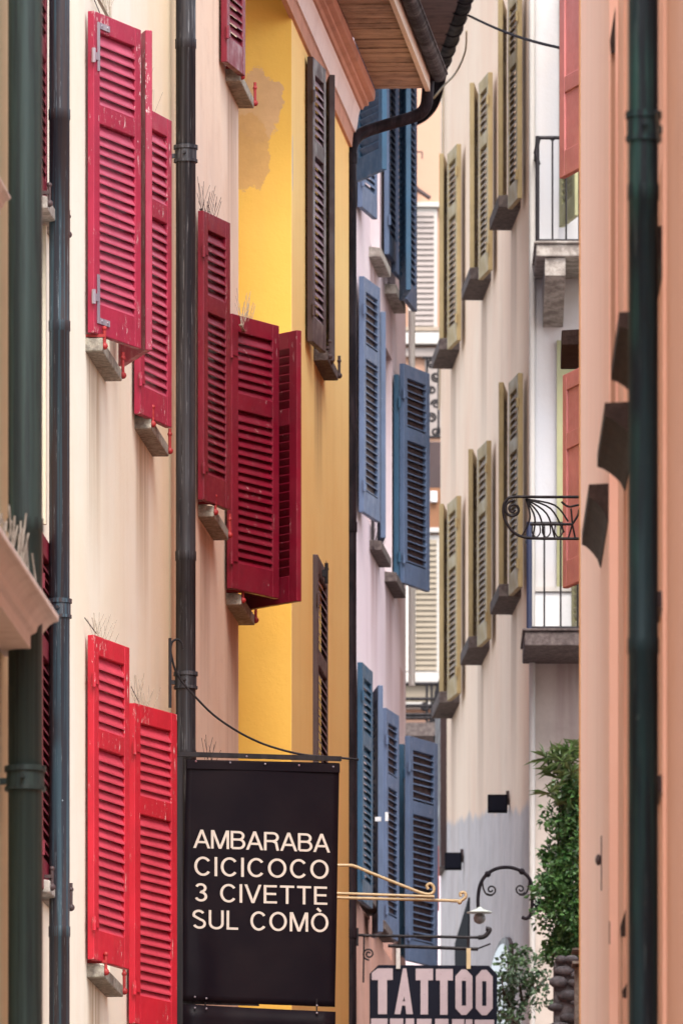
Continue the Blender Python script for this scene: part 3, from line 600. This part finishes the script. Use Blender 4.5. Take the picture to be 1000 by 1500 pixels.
# ------------------------------------------------------------ banner sign
PA=W(268,0,59.45); PB=W(497,0,59.68); PA.z=PB.z=0; dv=(PB-PA); bw=dv.length; dv.normalize()
BM=trans(PA)@Matrix.Rotation(math.atan2(dv.y,dv.x),4,'Z'); BMi=BM.inverted()
bn=tag(empty('banner_sign',(PA.x,PA.y,0),math.atan2(dv.y,dv.x)),'tall black vinyl banner reading AMBARABA CICICOCO 3 CIVETTE SUL COMÒ on an iron arm','sign')
def bp(px,py,off=0.):
    u=U(px); s=(u*PA.y-PA.x)/(dv.x-u*dv.y); Y=PA.y+dv.y*s; return Vector((s,off,ZZ(py,Y)))
def wav(s,z): # cloth billow, strongest at the lower left corner
    return .004*math.sin(s*7+z*3)-.02*math.exp(-((s-.08)/.07)**2)*max(0,min(1,(ZZ(1330,61)-z)/.5))**1.5
def cloth(x00,y00,x10,y10,x01,y01,x11,y11,nu=24,nv=36):
    m=MB(); vs=[]
    for j in range(nv+1):
        for i in range(nu+1):
            u=i/nu; v=j/nv; px=(x00*(1-u)+x10*u)*(1-v)+(x01*(1-u)+x11*u)*v; py=(y00*(1-u)+y10*u)*(1-v)+(y01*(1-u)+y11*u)*v
            p=bp(px,py); p.y=wav(p.x,p.z); vs.append(p)
    m.add(vs,[(j*(nu+1)+i,j*(nu+1)+i+1,(j+1)*(nu+1)+i+1,(j+1)*(nu+1)+i) for j in range(nv) for i in range(nu)],True)
    return m
c1=cloth(273,1113,497,1118,265,1467,490,1476).build('banner',M['vinyl'],bn); sd_=c1.modifiers.new('thick','SOLIDIFY'); sd_.thickness=.003
c2=cloth(266,1472,491,1483,263,1790,487,1800,12,16).build('banner',M['vinyl'],bn); sd_=c2.modifiers.new('thick','SOLIDIFY'); sd_.thickness=.003
m=MB()
a,c=bp(260,1105),bp(499,1112); m.hexa([(a.x,-.014,a.z-.012),(c.x,-.014,c.z-.012),(c.x,.012,c.z-.012),(a.x,.012,a.z-.012),(a.x,-.014,a.z+.012),(c.x,-.014,c.z+.012),(c.x,.012,c.z+.012),(a.x,.012,a.z+.012)])
a=bp(260,1105); z2_=bp(255,1795); m.box(a.x-.02,a.x+.025,-.012,.014,z2_.z,a.z-.013)
for px,py in ((264,1470),): 
    a=bp(262,1468); c=bp(490,1479)
m.box(a.x,bp(380,1475).x,.006,.012,a.z-.01,a.z+.006)
m.build('sign_frame',M['iron'],bn)
m=MB()
a,c=bp(273,1114),bp(497,1120); m.hexa([(a.x,-.010,a.z-.045),(c.x,-.010,c.z-.045),(c.x,-.006,c.z-.045),(a.x,-.006,a.z-.045),(a.x,-.010,a.z),(c.x,-.010,c.z),(c.x,-.006,c.z),(a.x,-.006,a.z)]); m.build('banner_hem',M['vinyl'],bn,bevel=.002)
m=MB()
for px,py in ((286,1116),(336,1118),(387,1120),(437,1122),(487,1124),(283,1462),(300,1464),(463,1474),(283,1478),(300,1479),(463,1485),(360,1109)):
    p=bp(px,py); p.y=-.013+min(0,wav(p.x,p.z)) ; m.ball(p,.0055,5)
m.build('rivet',M['zinc'],bn)
# the gold slit between panels is the wall behind; ties
m=MB()
for px in (300,463): a,c=bp(px,1464),bp(px,1486); m.tube([(a.x,-.009,a.z),(c.x,-.009,c.z)],.004,5)
m.build('tie',M['iron'],bn)
# stroke lettering
def arcp(cx,cy,rx,ry,a0,a1,n=14): return [(cx+rx*math.cos(math.radians(a0+(a1-a0)*i/n)),cy+ry*math.sin(math.radians(a0+(a1-a0)*i/n))) for i in range(n+1)]
h_=.065
GL={ # width, [ (points, closed) ] ; cap height 1, stroke .13 ; coordinates at stroke centres
 'A':(.72,[([(.03,0),(.36,1)],2),([(.36,1),(.69,0)],2),([(.15,.33),(.57,.33)],0)]),
 'M':(.84,[([(h_,0),(h_,1)],0),([(.775,0),(.775,1)],0),([(.09,1),(.42,0)],2),([(.75,1),(.42,0)],2)]),
 'B':(.68,[([(h_,h_),(h_,1-h_),(.38,1-h_)]+arcp(.38,.735,.20,.20,90,-90,8)+[(h_,.535)],0),([(.38,.535)]+arcp(.39,.30,.225,.235,90,-90,9)+[(h_,h_)],0)]),
 'R':(.72,[([(h_,0),(h_,1-h_),(.42,1-h_)]+arcp(.42,.72,.21,.215,90,-90,8)+[(h_,.505)],0),([(.40,.505),(.56,.42),(.60,.2),(.64,0)],0)]),
 'C':(.74,[(arcp(.385,.5,.315,.445,38,322,22),0)]),
 'I':(.13,[([(h_,0),(h_,1)],0)]),
 'O':(.80,[(arcp(.40,.5,.335,.445,0,360,30),1)]),
 '3':(.58,[(arcp(.28,.74,.20,.20,160,-80,12)+arcp(.28,.285,.225,.225,85,-160,14),0)]),
 'V':(.68,[([(.03,1),(.34,0)],2),([(.65,1),(.34,0)],2)]),
 'E':(.60,[([(.58,1-h_),(h_,1-h_),(h_,h_),(.59,h_)],0),([(h_,.52),(.55,.52)],0)]),
 'T':(.62,[([(0,1-h_),(.62,1-h_)],0),([(.31,1-h_),(.31,0)],0)]),
 'S':(.66,[(arcp(.32,.735,.225,.205,25,200,10)+arcp(.345,.27,.245,.215,75,-160,14),0)]),
 'U':(.70,[([(h_,1),(h_,.32)]+arcp(.35,.32,.285,.265,180,360,12)+[(.635,1)],0)]),
 'L':(.54,[([(h_,1),(h_,h_),(.53,h_)],0)]),
 'o`':(.80,[(arcp(.40,.5,.335,.445,0,360,30),1),([(.28,1.24),(.45,1.07)],0)]),
 ' ':(.30,[])}
def ribbon(m,pts,w,closed,P,off,th):
    n=len(pts); pts=[Vector(p) for p in pts]
    if closed==2:
        a,b_=pts; hw=w/2*(b_-a).length/abs(b_.y-a.y); f=[P(a.x-hw,a.y),P(a.x+hw,a.y),P(b_.x+hw,b_.y),P(b_.x-hw,b_.y)]
        m.add([(p.x,p.y-off,p.z) for p in f],[(0,1,2,3)]); m.add([(p.x,p.y-off+th,p.z) for p in f],[(3,2,1,0)]); return
    if closed and (pts[0]-pts[-1]).length<1e-4: pts=pts[:-1]
    dd_=[pts[0]]
    for p_ in pts[1:]:
        if (p_-dd_[-1]).length>1e-3: dd_.append(p_)
    pts=dd_; n=len(pts)
    Ls=[];Rs=[]
    for i in range(n):
        a=pts[(i-1)%n] if (closed or i>0) else None; b_=pts[(i+1)%n] if (closed or i<n-1) else None
        d1=(pts[i]-a).normalized() if a is not None else (b_-pts[i]).normalized(); d2=(b_-pts[i]).normalized() if b_ is not None else d1
        n1=Vector((-d1.y,d1.x)); n2=Vector((-d2.y,d2.x)); mt=(n1+n2)
        if mt.length<.2: mt=n1
        mt.normalize(); k=1/max(.42,mt.dot(n1)); Ls.append(pts[i]+mt*w/2*k); Rs.append(pts[i]-mt*w/2*k)
    rng=range(n) if closed else range(n-1)
    for i in rng:
        j=(i+1)%n; q=[Ls[i],Ls[j],Rs[j],Rs[i]]; f=[P(v.x,v.y) for v in q]
        m.add([ (p.x,p.y-off,p.z) for p in f],[(0,1,2,3)]); m.add([(p.x,p.y-off+th,p.z) for p in f],[(3,2,1,0)])
def textline(chars,x0,x1,ytl,ytr,cap,gap=.12,ex=None):
    ws_=[GL[c][0] for c in chars]; tot=sum(ws_)+gap*(len(chars)-1); sc=(x1-x0)/tot; x=0
    def mk(ox):
        def P(gx,gy):
            px=x0+(ox+gx)*sc; t=(px-x0)/(x1-x0); py=ytl*(1-t)+ytr*t+cap*(1-gy); p=bp(px,py); p.y=wav(p.x,p.z); return p
        return P
    for c,wd in zip(chars,ws_):
        m=MB()
        for i_,(pts,cl) in enumerate(GL[c][1]):
            ribbon(m,pts,.118,cl,mk(x),.0045+.0003*i_,.0002)
        if GL[c][1]: m.build('letter',M['letter'],bn)
        x+=wd+gap
textline(list('AMBARABA'),284,482,1215.5,1222.5,27,.06)
textline(list('CICICOCO'),284,481,1255,1260.5,28,.13)
textline(['3',' ','C','I','V','E','T','T','E'],284.5,479,1294,1299.5,27,.12)
textline(['S','U','L',' ','C','O','M','o`'],280,480.5,1333,1338.5,28,.115)
# bracket
m=MB(); a=bp(249,935); c=bp(249,1037); m.box(a.x-.006,a.x+.006,-.01,.01,c.z,a.z)
m.tube([tuple(bp(x,y)) for x,y in [(v[0],v[1]) for v in smooth_path([(268,952,0),(266,942,0),(259,937,0),(252,941,0),(250,952,0),(252,965,0),(258,985,0),(270,1003,0),(285,1020,0),(312,1047,0),(345,1070,0),(378,1087,0),(410,1098,0),(445,1106,0),(480,1109,0),(525,1113,0)],4)]],.006,6); m.build('support_rod',M['iron'],bn)

# ------------------------------------------------------------ gold sign bracket
Yg=65.4
gb_=tag(empty('sign_bracket',W(432,1313,Yg),0),'empty cream gold iron arm with curled ends sticking out right of the banner','bracket'); gi=gb_.matrix_basis.inverted()
def gl(px,py,Y=Yg): return W(px,py,Y)-gb_.location
m=MB(); m.tube([gl(432,1307),gl(636,1314)],.0085,8); m.tube([gl(432,1314,Yg+.05),gl(668,1320,Yg+.05)],.0085,8); m.build('arm',M['goldp'],gb_)
m=MB(); m.tube(smooth_path([gl(432,1266),gl(500,1268),gl(518,1269),gl(545,1280),gl(590,1298),gl(622,1310),gl(634,1308),gl(635,1300),gl(630,1295),gl(625,1298),gl(627,1303)],4),.009,8); m.build('strut',M['goldp'],gb_)
m=MB(); m.tube(smooth_path([gl(660,1320,Yg+.05),gl(674,1320,Yg+.05),gl(682,1314,Yg+.05),gl(680,1308,Yg+.05),gl(674,1309,Yg+.05),gl(675,1314,Yg+.05)],4),.009,8); m.ball(gl(673,1322,Yg+.05),.014,6); m.build('scroll',M['goldp'],gb_)
m=MB(); m.box(-.02,.01,-.02,.07,gl(0,1330).z,gl(0,1255).z); m.build('wall_plate',M['goldp'],gb_)

# ------------------------------------------------------------ tattoo sign
Yt=76.75
tt=tag(empty('tattoo_sign',W(634,1460,Yt),0),'dark navy board with pale block letters TATTOO hanging from a double iron rail','sign')
def tl(px,py,Y=Yt): return W(px,py,Y)-tt.location
m=MB(); m.poly([tl(x,y) for x,y in ((541,1427),(554,1414),(716,1415),(728,1428),(727,1640),(541,1640))],(0,.03,0)); m.build('board',M['navy'],tt,bevel=.003)
def lett(polys):
    m=MB()
    for pl in polys: m.poly([tl(x,y,Yt-.004) for x,y in pl],(0,.003,0))
    return m.build('letter',M['letter2'],tt)
def q(x): return 520+x/4.545
def r(y): return 1380+y/4.545
def Tl(x0,x1,s0,s1,y0=178,yb=255,y1=483,ch=0):
    a=[(x0,yb),(x0,y0+ch),(x0+ch*1.3,y0),(x1,y0),(x1,yb),(s1,yb),(s1,y1),(s0,y1),(s0,yb)]; return [(q(x),r(y)) for x,y in a]
def Ol(x0,x1,y0=185,y1=488):
    c=28; i0,i1=x0+42,x1-42
    out=[(x0,y0+45),(x0+c+12,y0),(x1-c-12,y0),(x1,y0+45),(x1,y1-45),(x1-c-12,y1),(x0+c+12,y1),(x0,y1-45)]
    inn=[(i0,y0+75),(i1,y0+75),(i1,y1-62),(i0,y1-62)]
    A=[out[0],out[1],out[2],out[3],inn[1],inn[0]]; Bq=[out[3],out[4],inn[2],inn[1]]; Cq=[out[4],out[5],out[6],out[7],inn[3],inn[2]]; D=[out[7],out[0],inn[0],inn[3]]
    return [[(q(x),r(y)) for x,y in p] for p in (A,Bq,Cq,D)]
lett([Tl(110,250,152,212,ch=30)])
lett([[(q(x),r(y)) for x,y in p] for p in ([(318,178),(340,178),(384,483),(340,483),(333,425),(312,425),(300,483),(262,483)],)])
lett([Tl(403,518,435,485,180,257,485)]); lett([Tl(537,650,565,615,182,258,487)])
lett(Ol(667,780)); lett(Ol(803,915,188,490))
for s_ in ([Tl(106,215,135,190,512,580,800)],[Tl(232,320,255,300,512,580,800)],[[(q(x),r(y)) for x,y in [(336,800),(336,512),(378,512),(378,800)]],[(q(x),r(y)) for x,y in [(378,575),(378,512),(392,512),(392,575)]]],[Tl(410,508,440,482,514,580,800)],[Tl(532,620,552,600,514,580,800)],[Tl(645,725,665,705,516,582,800)],[[(q(x),r(y)) for x,y in [(735,800),(735,518),(780,518),(780,800)]]],[Tl(795,925,838,882,520,585,800)]): lett(s_)
# counter of the A
m=MB(); m.poly([tl(x,y,Yt-.0075) for x,y in [(q(326),r(365)),(q(332),r(396)),(q(318),r(396))]],(0,.003,0)); m.build('letter_counter',M['navy'],tt)
Yr=Yt+.01
m=MB(); m.tube([tl(522,1370,Yr),tl(535,1371,Yr),tl(708,1374,Yr)],.010,8); m.tube([tl(568,1386,Yr),tl(700,1391,Yr)],.012,8); m.tube([tl(522,1386,Yr),tl(522,1360,Yr)],.014,8)
m.tube([tl(585,1372,Yr),tl(585,1387,Yr)],.010,6); m.tube([tl(686,1374,Yr),tl(686,1390,Yr)],.010,6)
m.tube(smooth_path([tl(700,1374,Yr),tl(708,1373,Yr),tl(714,1368,Yr),tl(717,1362,Yr),tl(711,1361,Yr)],4),.016,8); m.tube([tl(700,1390,Yr),tl(718,1383,Yr)],.006,6)
m.tube([tl(a,b_,Yr) for a,b_ in spiral((540,1398),9,1.7,1.5)],.006,6); m.tube([tl(533,1372,Yr),tl(532,1440,Yr)],.006,6)
m.build('rail',M['iron'],tt)
for px in (583,686):
    m=MB(); m.box(tl(px-3,0).x,tl(px+3,0).x,-.012,-.006,tl(0,1420).z,tl(0,1390).z); m.build('hanging_strap',M['ppale'] if px<600 else M['goldp'],tt)

# ------------------------------------------------------------ scroll bracket on the rose house
Ys=62.
sb=tag(empty('wrought_iron_bracket',W(866,760,Ys),0),'black wrought-iron scroll panel with fan pattern in front of the lower balcony','bracket')
def sl_(px,py): return W(px,py,Ys)-sb.location
m=MB(); m.tube(smooth_path([sl_(884,728),sl_(800,728),sl_(752,728),sl_(742,732),sl_(737,743),sl_(739,760),sl_(750,778),sl_(768,787),sl_(800,789),sl_(884,789)],5),.008,8)
m.build('outer_frame',M['iron'],sb)
m=MB(); 
m.tube([sl_(a,b_) for a,b_ in spiral((751,746),13,1.7,-1.57,-1)],.0075,8)
for x1,y1,xm,ym in ((764,786,776,758),(780,787,783,758),(797,788,790,755),(812,787,800,752),(826,780,806,745),(832,764,812,740)):
    m.tube(smooth_path([sl_(770,731),sl_(xm,ym),sl_(x1,y1)],5),.005,6)
m.tube([sl_(776,768),sl_(838,768)],.0075,6); m.tube(smooth_path([sl_(884,731),sl_(845,740),sl_(832,742),(sl_(822,735))],4),.006,6); m.tube(smooth_path([sl_(838,768),sl_(846,755),sl_(852,742),sl_(884,735)],4),.006,6)
m.tube([sl_(836,745),sl_(838,768),sl_(832,788)],.005,6); m.tube([sl_(838,768),sl_(842,788)],.005,6)
for px in (785,800,818): m.tube(smooth_path([sl_(px-5,768),sl_(px-6,780),sl_(px,787),sl_(px+6,780),sl_(px+5,768)],3),.004,5)
m.build('scrollwork',M['iron'],sb)

# ------------------------------------------------------------ lamp
Yl=76.2
lp=tag(empty('wall_lamp',W(790,1325,Yl),0),'gooseneck wrought-iron wall lamp with a green-rimmed white enamel shade beside the climbing plant','lamp')
def ll(px,py,Y=Yl): return W(px,py,Y)-lp.location
m=MB(); m.tube(smooth_path([ll(775,1328),ll(764,1334)+Vector((0,0,-.01)),ll(764,1344),ll(771,1346),ll(777,1340),ll(779,1325),ll(779,1302),ll(774,1286),ll(762,1276),ll(745,1271),ll(727,1273),ll(712,1282),ll(703,1297),ll(700,1315),ll(700,1331)][2:],5),.012,10)
for c in ((764,1277),(714,1281)): m.ball(ll(*c),.022,6)
m.build('gooseneck',M['pipe5'],lp)
m=MB()
m.tube([ll(a,b_) for a,b_ in spiral((719,1304),8,1.4,2.4,-1)]+[],.006,6); m.tube(smooth_path([ll(706,1290),ll(708,1303),ll(713,1311),ll(721,1312)],4),.006,6)
m.build('scroll',M['iron'],lp); m=MB(); m.tube([ll(a,b_) for a,b_ in spiral((762,1303),8,1.4,.6,1)],.006,6); m.tube(smooth_path([ll(775,1290),ll(773,1303),ll(768,1311),ll(760,1311)],4),.006,6); m.build('scroll',M['iron'],lp)
m=MB(); c=ll(702,1336); pr=[(.012,.03),(.02,.02),(.05,.008),(.085,-.004),(.087,-.008),(.05,-.002),(.01,.004)]; n=24
vs=[(c.x+a*math.cos(2*math.pi*k/n),c.y+a*math.sin(2*math.pi*k/n),c.z+b_) for a,b_ in pr for k in range(n)]
m.add(vs,[(i*n+k,i*n+(k+1)%n,(i+1)*n+(k+1)%n,(i+1)*n+k) for i in range(len(pr)-1) for k in range(n)],True); m.build('lamp_shade',M['shade'],lp)
m=MB(); m.ball(ll(702,1346),.042,8,(1,1,.9)); m.build('bulb',M['bulb'],lp)
m=MB(); a=ll(783,1319); c=ll(797,1333); m.box(a.x,c.x,-.04,.04,c.z,a.z); m.tube([ll(779,1326),ll(784,1326)],.01,6); m.tube([ll(797,1326),ll(840,1326)],.012,6); m.build('mount_box',M['black'],lp)

# ------------------------------------------------------------ floodlights
for (x0,x1,y0,y1,lab) in ((714,743,1164,1190,'small black box light high on the beige wall, right of its twin'),(651,676,1249,1274,'small black box light lower down at the far end of the beige wall')):
    s,Y=be.sY(x1+2,.0); base=be.Wd(x1+2,(y0+y1)/2,0); e=tag(empty('floodlight',base,0),lab,'light','black box lights on the beige wall')
    m=MB(); a=W(x0,y0,Y-.12)-base; c=W(x1,y1,Y-.12)-base; m.box(a.x,c.x,a.y,a.y+.07,c.z,a.z); m.build('housing',M['black'],e,bevel=.006)
    m=MB(); m.box(a.x+.01,c.x-.01,a.y-.006,a.y-.002,c.z+.012,a.z-.012); m.build('lens',M['navy'],e)
    m=MB(); m.tube([(c.x-.02,a.y+.071,(a.z+c.z)/2+.03),(c.x+.03,-.02,(a.z+c.z)/2+.05)],.01,6); m.box(c.x-.01,c.x+.05,-.04,-.01,(a.z+c.z)/2,(a.z+c.z)/2+.1); m.build('mount_arm',M['brown'],e)

# ------------------------------------------------------------ overhead cable
m=MB(); p0=W(686,22,79.2); p1=W(842,74,66.); pts=[p0.lerp(p1,i/14)+Vector((0,0,-.03*math.sin(math.pi*i/14))) for i in range(15)]; m.tube(pts,.009,6)
tag(m.build('overhead_cable',M['black']),'black cable slung from the left gutter to the rose shutter at the top','cable')

# ------------------------------------------------------------ plants
def leaves(m,cen,rad,n,ln,wd,shell=.35,droop=.3,fn=None):
    for _ in range(n):
        while True:
            v=Vector((random.uniform(-1,1),random.uniform(-1,1),random.uniform(-1,1)))
            if shell<v.length<=1: break
        c=Vector(cen)+Vector((v.x*rad[0],v.y*rad[1],v.z*rad[2]))
        d=(v.normalized()+Vector((random.uniform(-1,1),random.uniform(-1,1),random.uniform(-1,1)-droop))*.9).normalized()
        sd=d.cross(Vector((random.uniform(-1,1),random.uniform(-1,1),random.uniform(-1,1)))).normalized(); l=ln*random.uniform(.6,1.25); w=wd*random.uniform(.7,1.2); nn=d.cross(sd)*l*.12
        m.add([c,c+d*l*.45+sd*w+nn,c+d*l,c+d*l*.45-sd*w+nn],[(0,1,2,3)])
vn=tag(empty('climbing_plant',W(845,1700,75.5),0),'dense glossy green climber with spiky yucca-like tips against the right house corner','plant')
vo=vn.location
m=MB()
for i in range(40):
    t=i/39; py=1150+t*255; hw=[22,26,34,38,42,40,36,30][min(7,int(t*8))]
    hw*=1.0+.35*math.sin(i*.9)+random.uniform(-.2,.2)
    for k in range(5):
        px=862-random.random()*hw*1.45; rr=random.uniform(.035,.085); leaves(m,W(px,py+random.uniform(-12,12),75.5+random.uniform(-.3,.2))-vo,(rr,rr*1.3,rr),int(760*rr),random.uniform(.03,.055),random.uniform(.011,.019))
for i in range(26): # loose sprigs reaching out
    c=W(random.uniform(788,812),random.uniform(1170,1400),75.4)-vo; leaves(m,c,(.03,.05,.03),7,.045,.014,.0)
m.build('foliage',M['leaf'],vn)
m=MB()
for i in range(26):
    px=random.choice((826,812,840,806,845,835))+random.uniform(-6,8); py=random.choice((1095,1110,1125,1140,1170,1165))+random.uniform(-8,8); c=W(px,py,75.3+random.uniform(-.2,.2))-vo
    for k in range(20):
        a=random.uniform(0,2*math.pi); el=random.uniform(-.4,1.2); d=Vector((math.cos(a)*math.cos(el),math.sin(a)*math.cos(el),math.sin(el))); l=random.uniform(.09,.17); s=d.cross(Vector((0,0,1))).normalized()*.006
        t=c+d*l+Vector((0,0,-.03)); mdl=c+d*l*.55; m.add([c-s*.6,mdl-s,t,mdl+s,c+s*.6],[(0,1,2,3,4)])
m.build('spiky_leaves',M['leaf2'],vn)
m=MB()
for i in range(9):
    x0=random.uniform(812,858); pts=[W(x0+random.uniform(-6,6)*(j>0),1700-j*90,75.6+random.uniform(-.05,.1))-vo for j in range(7)]; m.tube(smooth_path(pts,3),.012,5)
m.build('stems',M['bark'],vn)
tr=tag(empty('small_tree',W(762,1900,77.6),0),'small grey-green leafy tree behind the right end of the TATTOO board','tree'); to=tr.location
m=MB(); 
def tw(pts,r0,r1):
    P=smooth_path([W(a,b_,77.6+random.uniform(-.1,.1))-to for a,b_ in pts],4); n=len(P); m.tube(P,[r0+(r1-r0)*i/(n-1) for i in range(n)],7)
tw([(762,1900),(760,1600),(758,1500),(766,1475),(778,1450),(786,1425)],.03,.006); tw([(758,1510),(748,1480),(738,1455),(734,1430)],.016,.005); tw([(766,1476),(760,1440),(752,1405),(750,1390)],.012,.004); tw([(776,1452),(795,1440),(802,1430)],.010,.003); tw([(757,1500),(740,1490),(728,1480)],.01,.003)
m.build('trunk',M['bark'],tr)
m=MB()
for (px,py,rr,n) in ((752,1400,.07,90),(745,1418,.09,130),(762,1425,.09,120),(780,1420,.08,90),(740,1445,.09,150),(758,1450,.09,120),(783,1440,.07,80),(792,1462,.07,70),(738,1475,.09,130),(752,1485,.08,90),(735,1500,.1,120),(800,1432,.05,30),(765,1395,.04,30),(785,1400,.04,25),(775,1480,.05,30)):
    leaves(m,W(px,py,77.5+random.uniform(-.25,.2))-to,(rr,rr*1.5,rr),n,.038,.013,.1)
m.build('crown',M['leaf3'],tr)

# ------------------------------------------------------------ rubble wall
sw=tag(empty('rubble_wall',W(812,3200,74.6),0),'dark rubble stone wall below the climbing plant at lower right','wall'); so_=sw.location
m=MB(); ztop=ZZ(1400,74.6); m.box(U(812)*74.6-so_.x,U(812)*74.6-so_.x+1.0,.06,.5,-so_.z,ztop-so_.z-.03); m.build('core',M['rub'],sw)
m=MB()
for j in range(34):
    for i in range(9):
        c=Vector((U(812)*74.6-so_.x+.03+i*.11+random.uniform(-.03,.03)+(j%2)*.05,.05,ztop-so_.z-.04-j*.07+random.uniform(-.02,.02)))
        m.ball(c,random.uniform(.035,.058),5,(random.uniform(.9,1.5),.7,random.uniform(.45,.75)))
m.build('stones',M['rub'],sw)
m=MB(); 
for y0,y1 in ((1389,1392),(1408,1412)): a=W(838,y0,72)-so_; c=W(870,y1,72)-so_; m.box(a.x,c.x,a.y,a.y+.3,c.z,a.z)
m.box(W(842,0,72).x-so_.x,W(870,0,72).x-so_.x,-2.5,-2.3,-so_.z,W(0,1412,72).z-so_.z-.01)
m.build('coping',M['wstone'],sw)

# ------------------------------------------------------------ street
g=G('street_stone',.85,.3); nb=g.noise(1.6,6,.7); g.col(g.mix(g.ramp(nb,.3,.7),(.20,.18,.165),(.13,.12,.11))); g.bump(g.noise(14,5,.7),.4,.02)
m=MB(); m.add([(-400,-200,-.02),(400,-200,-.02),(400,600,-.02),(-400,600,-.02)],[(0,1,2,3)]); tag(m.build('ground',g.m),kind='structure')
m=MB(); m.box(-1.6,1.5,-5,112,-.016,.0); tag(m.build('street',g.m),kind='structure')

# ------------------------------------------------------------ light, world, camera
sc=bpy.context.scene
w=bpy.data.worlds.new('World'); sc.world=w; w.use_nodes=True; nt=w.node_tree; bg=nt.nodes['Background']
sky=nt.nodes.new('ShaderNodeTexSky'); sky.sky_type='NISHITA'; sky.sun_disc=False
sdir=Vector((.10,-.80,.98)).normalized(); el=math.asin(sdir.z); az=math.atan2(sdir.x,sdir.y)
sky.sun_elevation=el; sky.sun_rotation=az; sky.altitude=200; sky.dust_density=3.0; sky.air_density=1.0; sky.ozone_density=1.0
hs_=nt.nodes.new('ShaderNodeHueSaturation'); hs_.inputs['Saturation'].default_value=.45; nt.links.new(sky.outputs[0],hs_.inputs['Color']); nt.links.new(hs_.outputs[0],bg.inputs['Color']); bg.inputs['Strength'].default_value=.15
L=bpy.data.lights.new('sun','SUN'); L.energy=1.25; L.angle=math.radians(30); L.color=(1,.95,.88)
lo=bpy.data.objects.new('sun',L); C.objects.link(lo); lo.rotation_euler=(-sdir).to_track_quat('-Z','Y').to_euler()
cam=bpy.data.cameras.new('camera'); co_=bpy.data.objects.new('camera',cam); C.objects.link(co_); sc.camera=co_
co_.location=(0,0,CZ); co_.rotation_euler=(math.radians(90),0,0)
cam.sensor_fit='HORIZONTAL'; cam.sensor_width=36; cam.lens=F/1000*36; cam.shift_y=(Y0H-750)/1000.; cam.clip_start=1; cam.clip_end=2000
cam.dof.use_dof=True; cam.dof.focus_distance=59.5; cam.dof.aperture_fstop=18.
sc.view_settings.view_transform='Standard'; sc.view_settings.look='None'; sc.view_settings.gamma=1; sc.view_settings.exposure=1.5
sc.cycles.max_bounces=10; sc.cycles.diffuse_bounces=6
sc.cycles.use_denoising=True
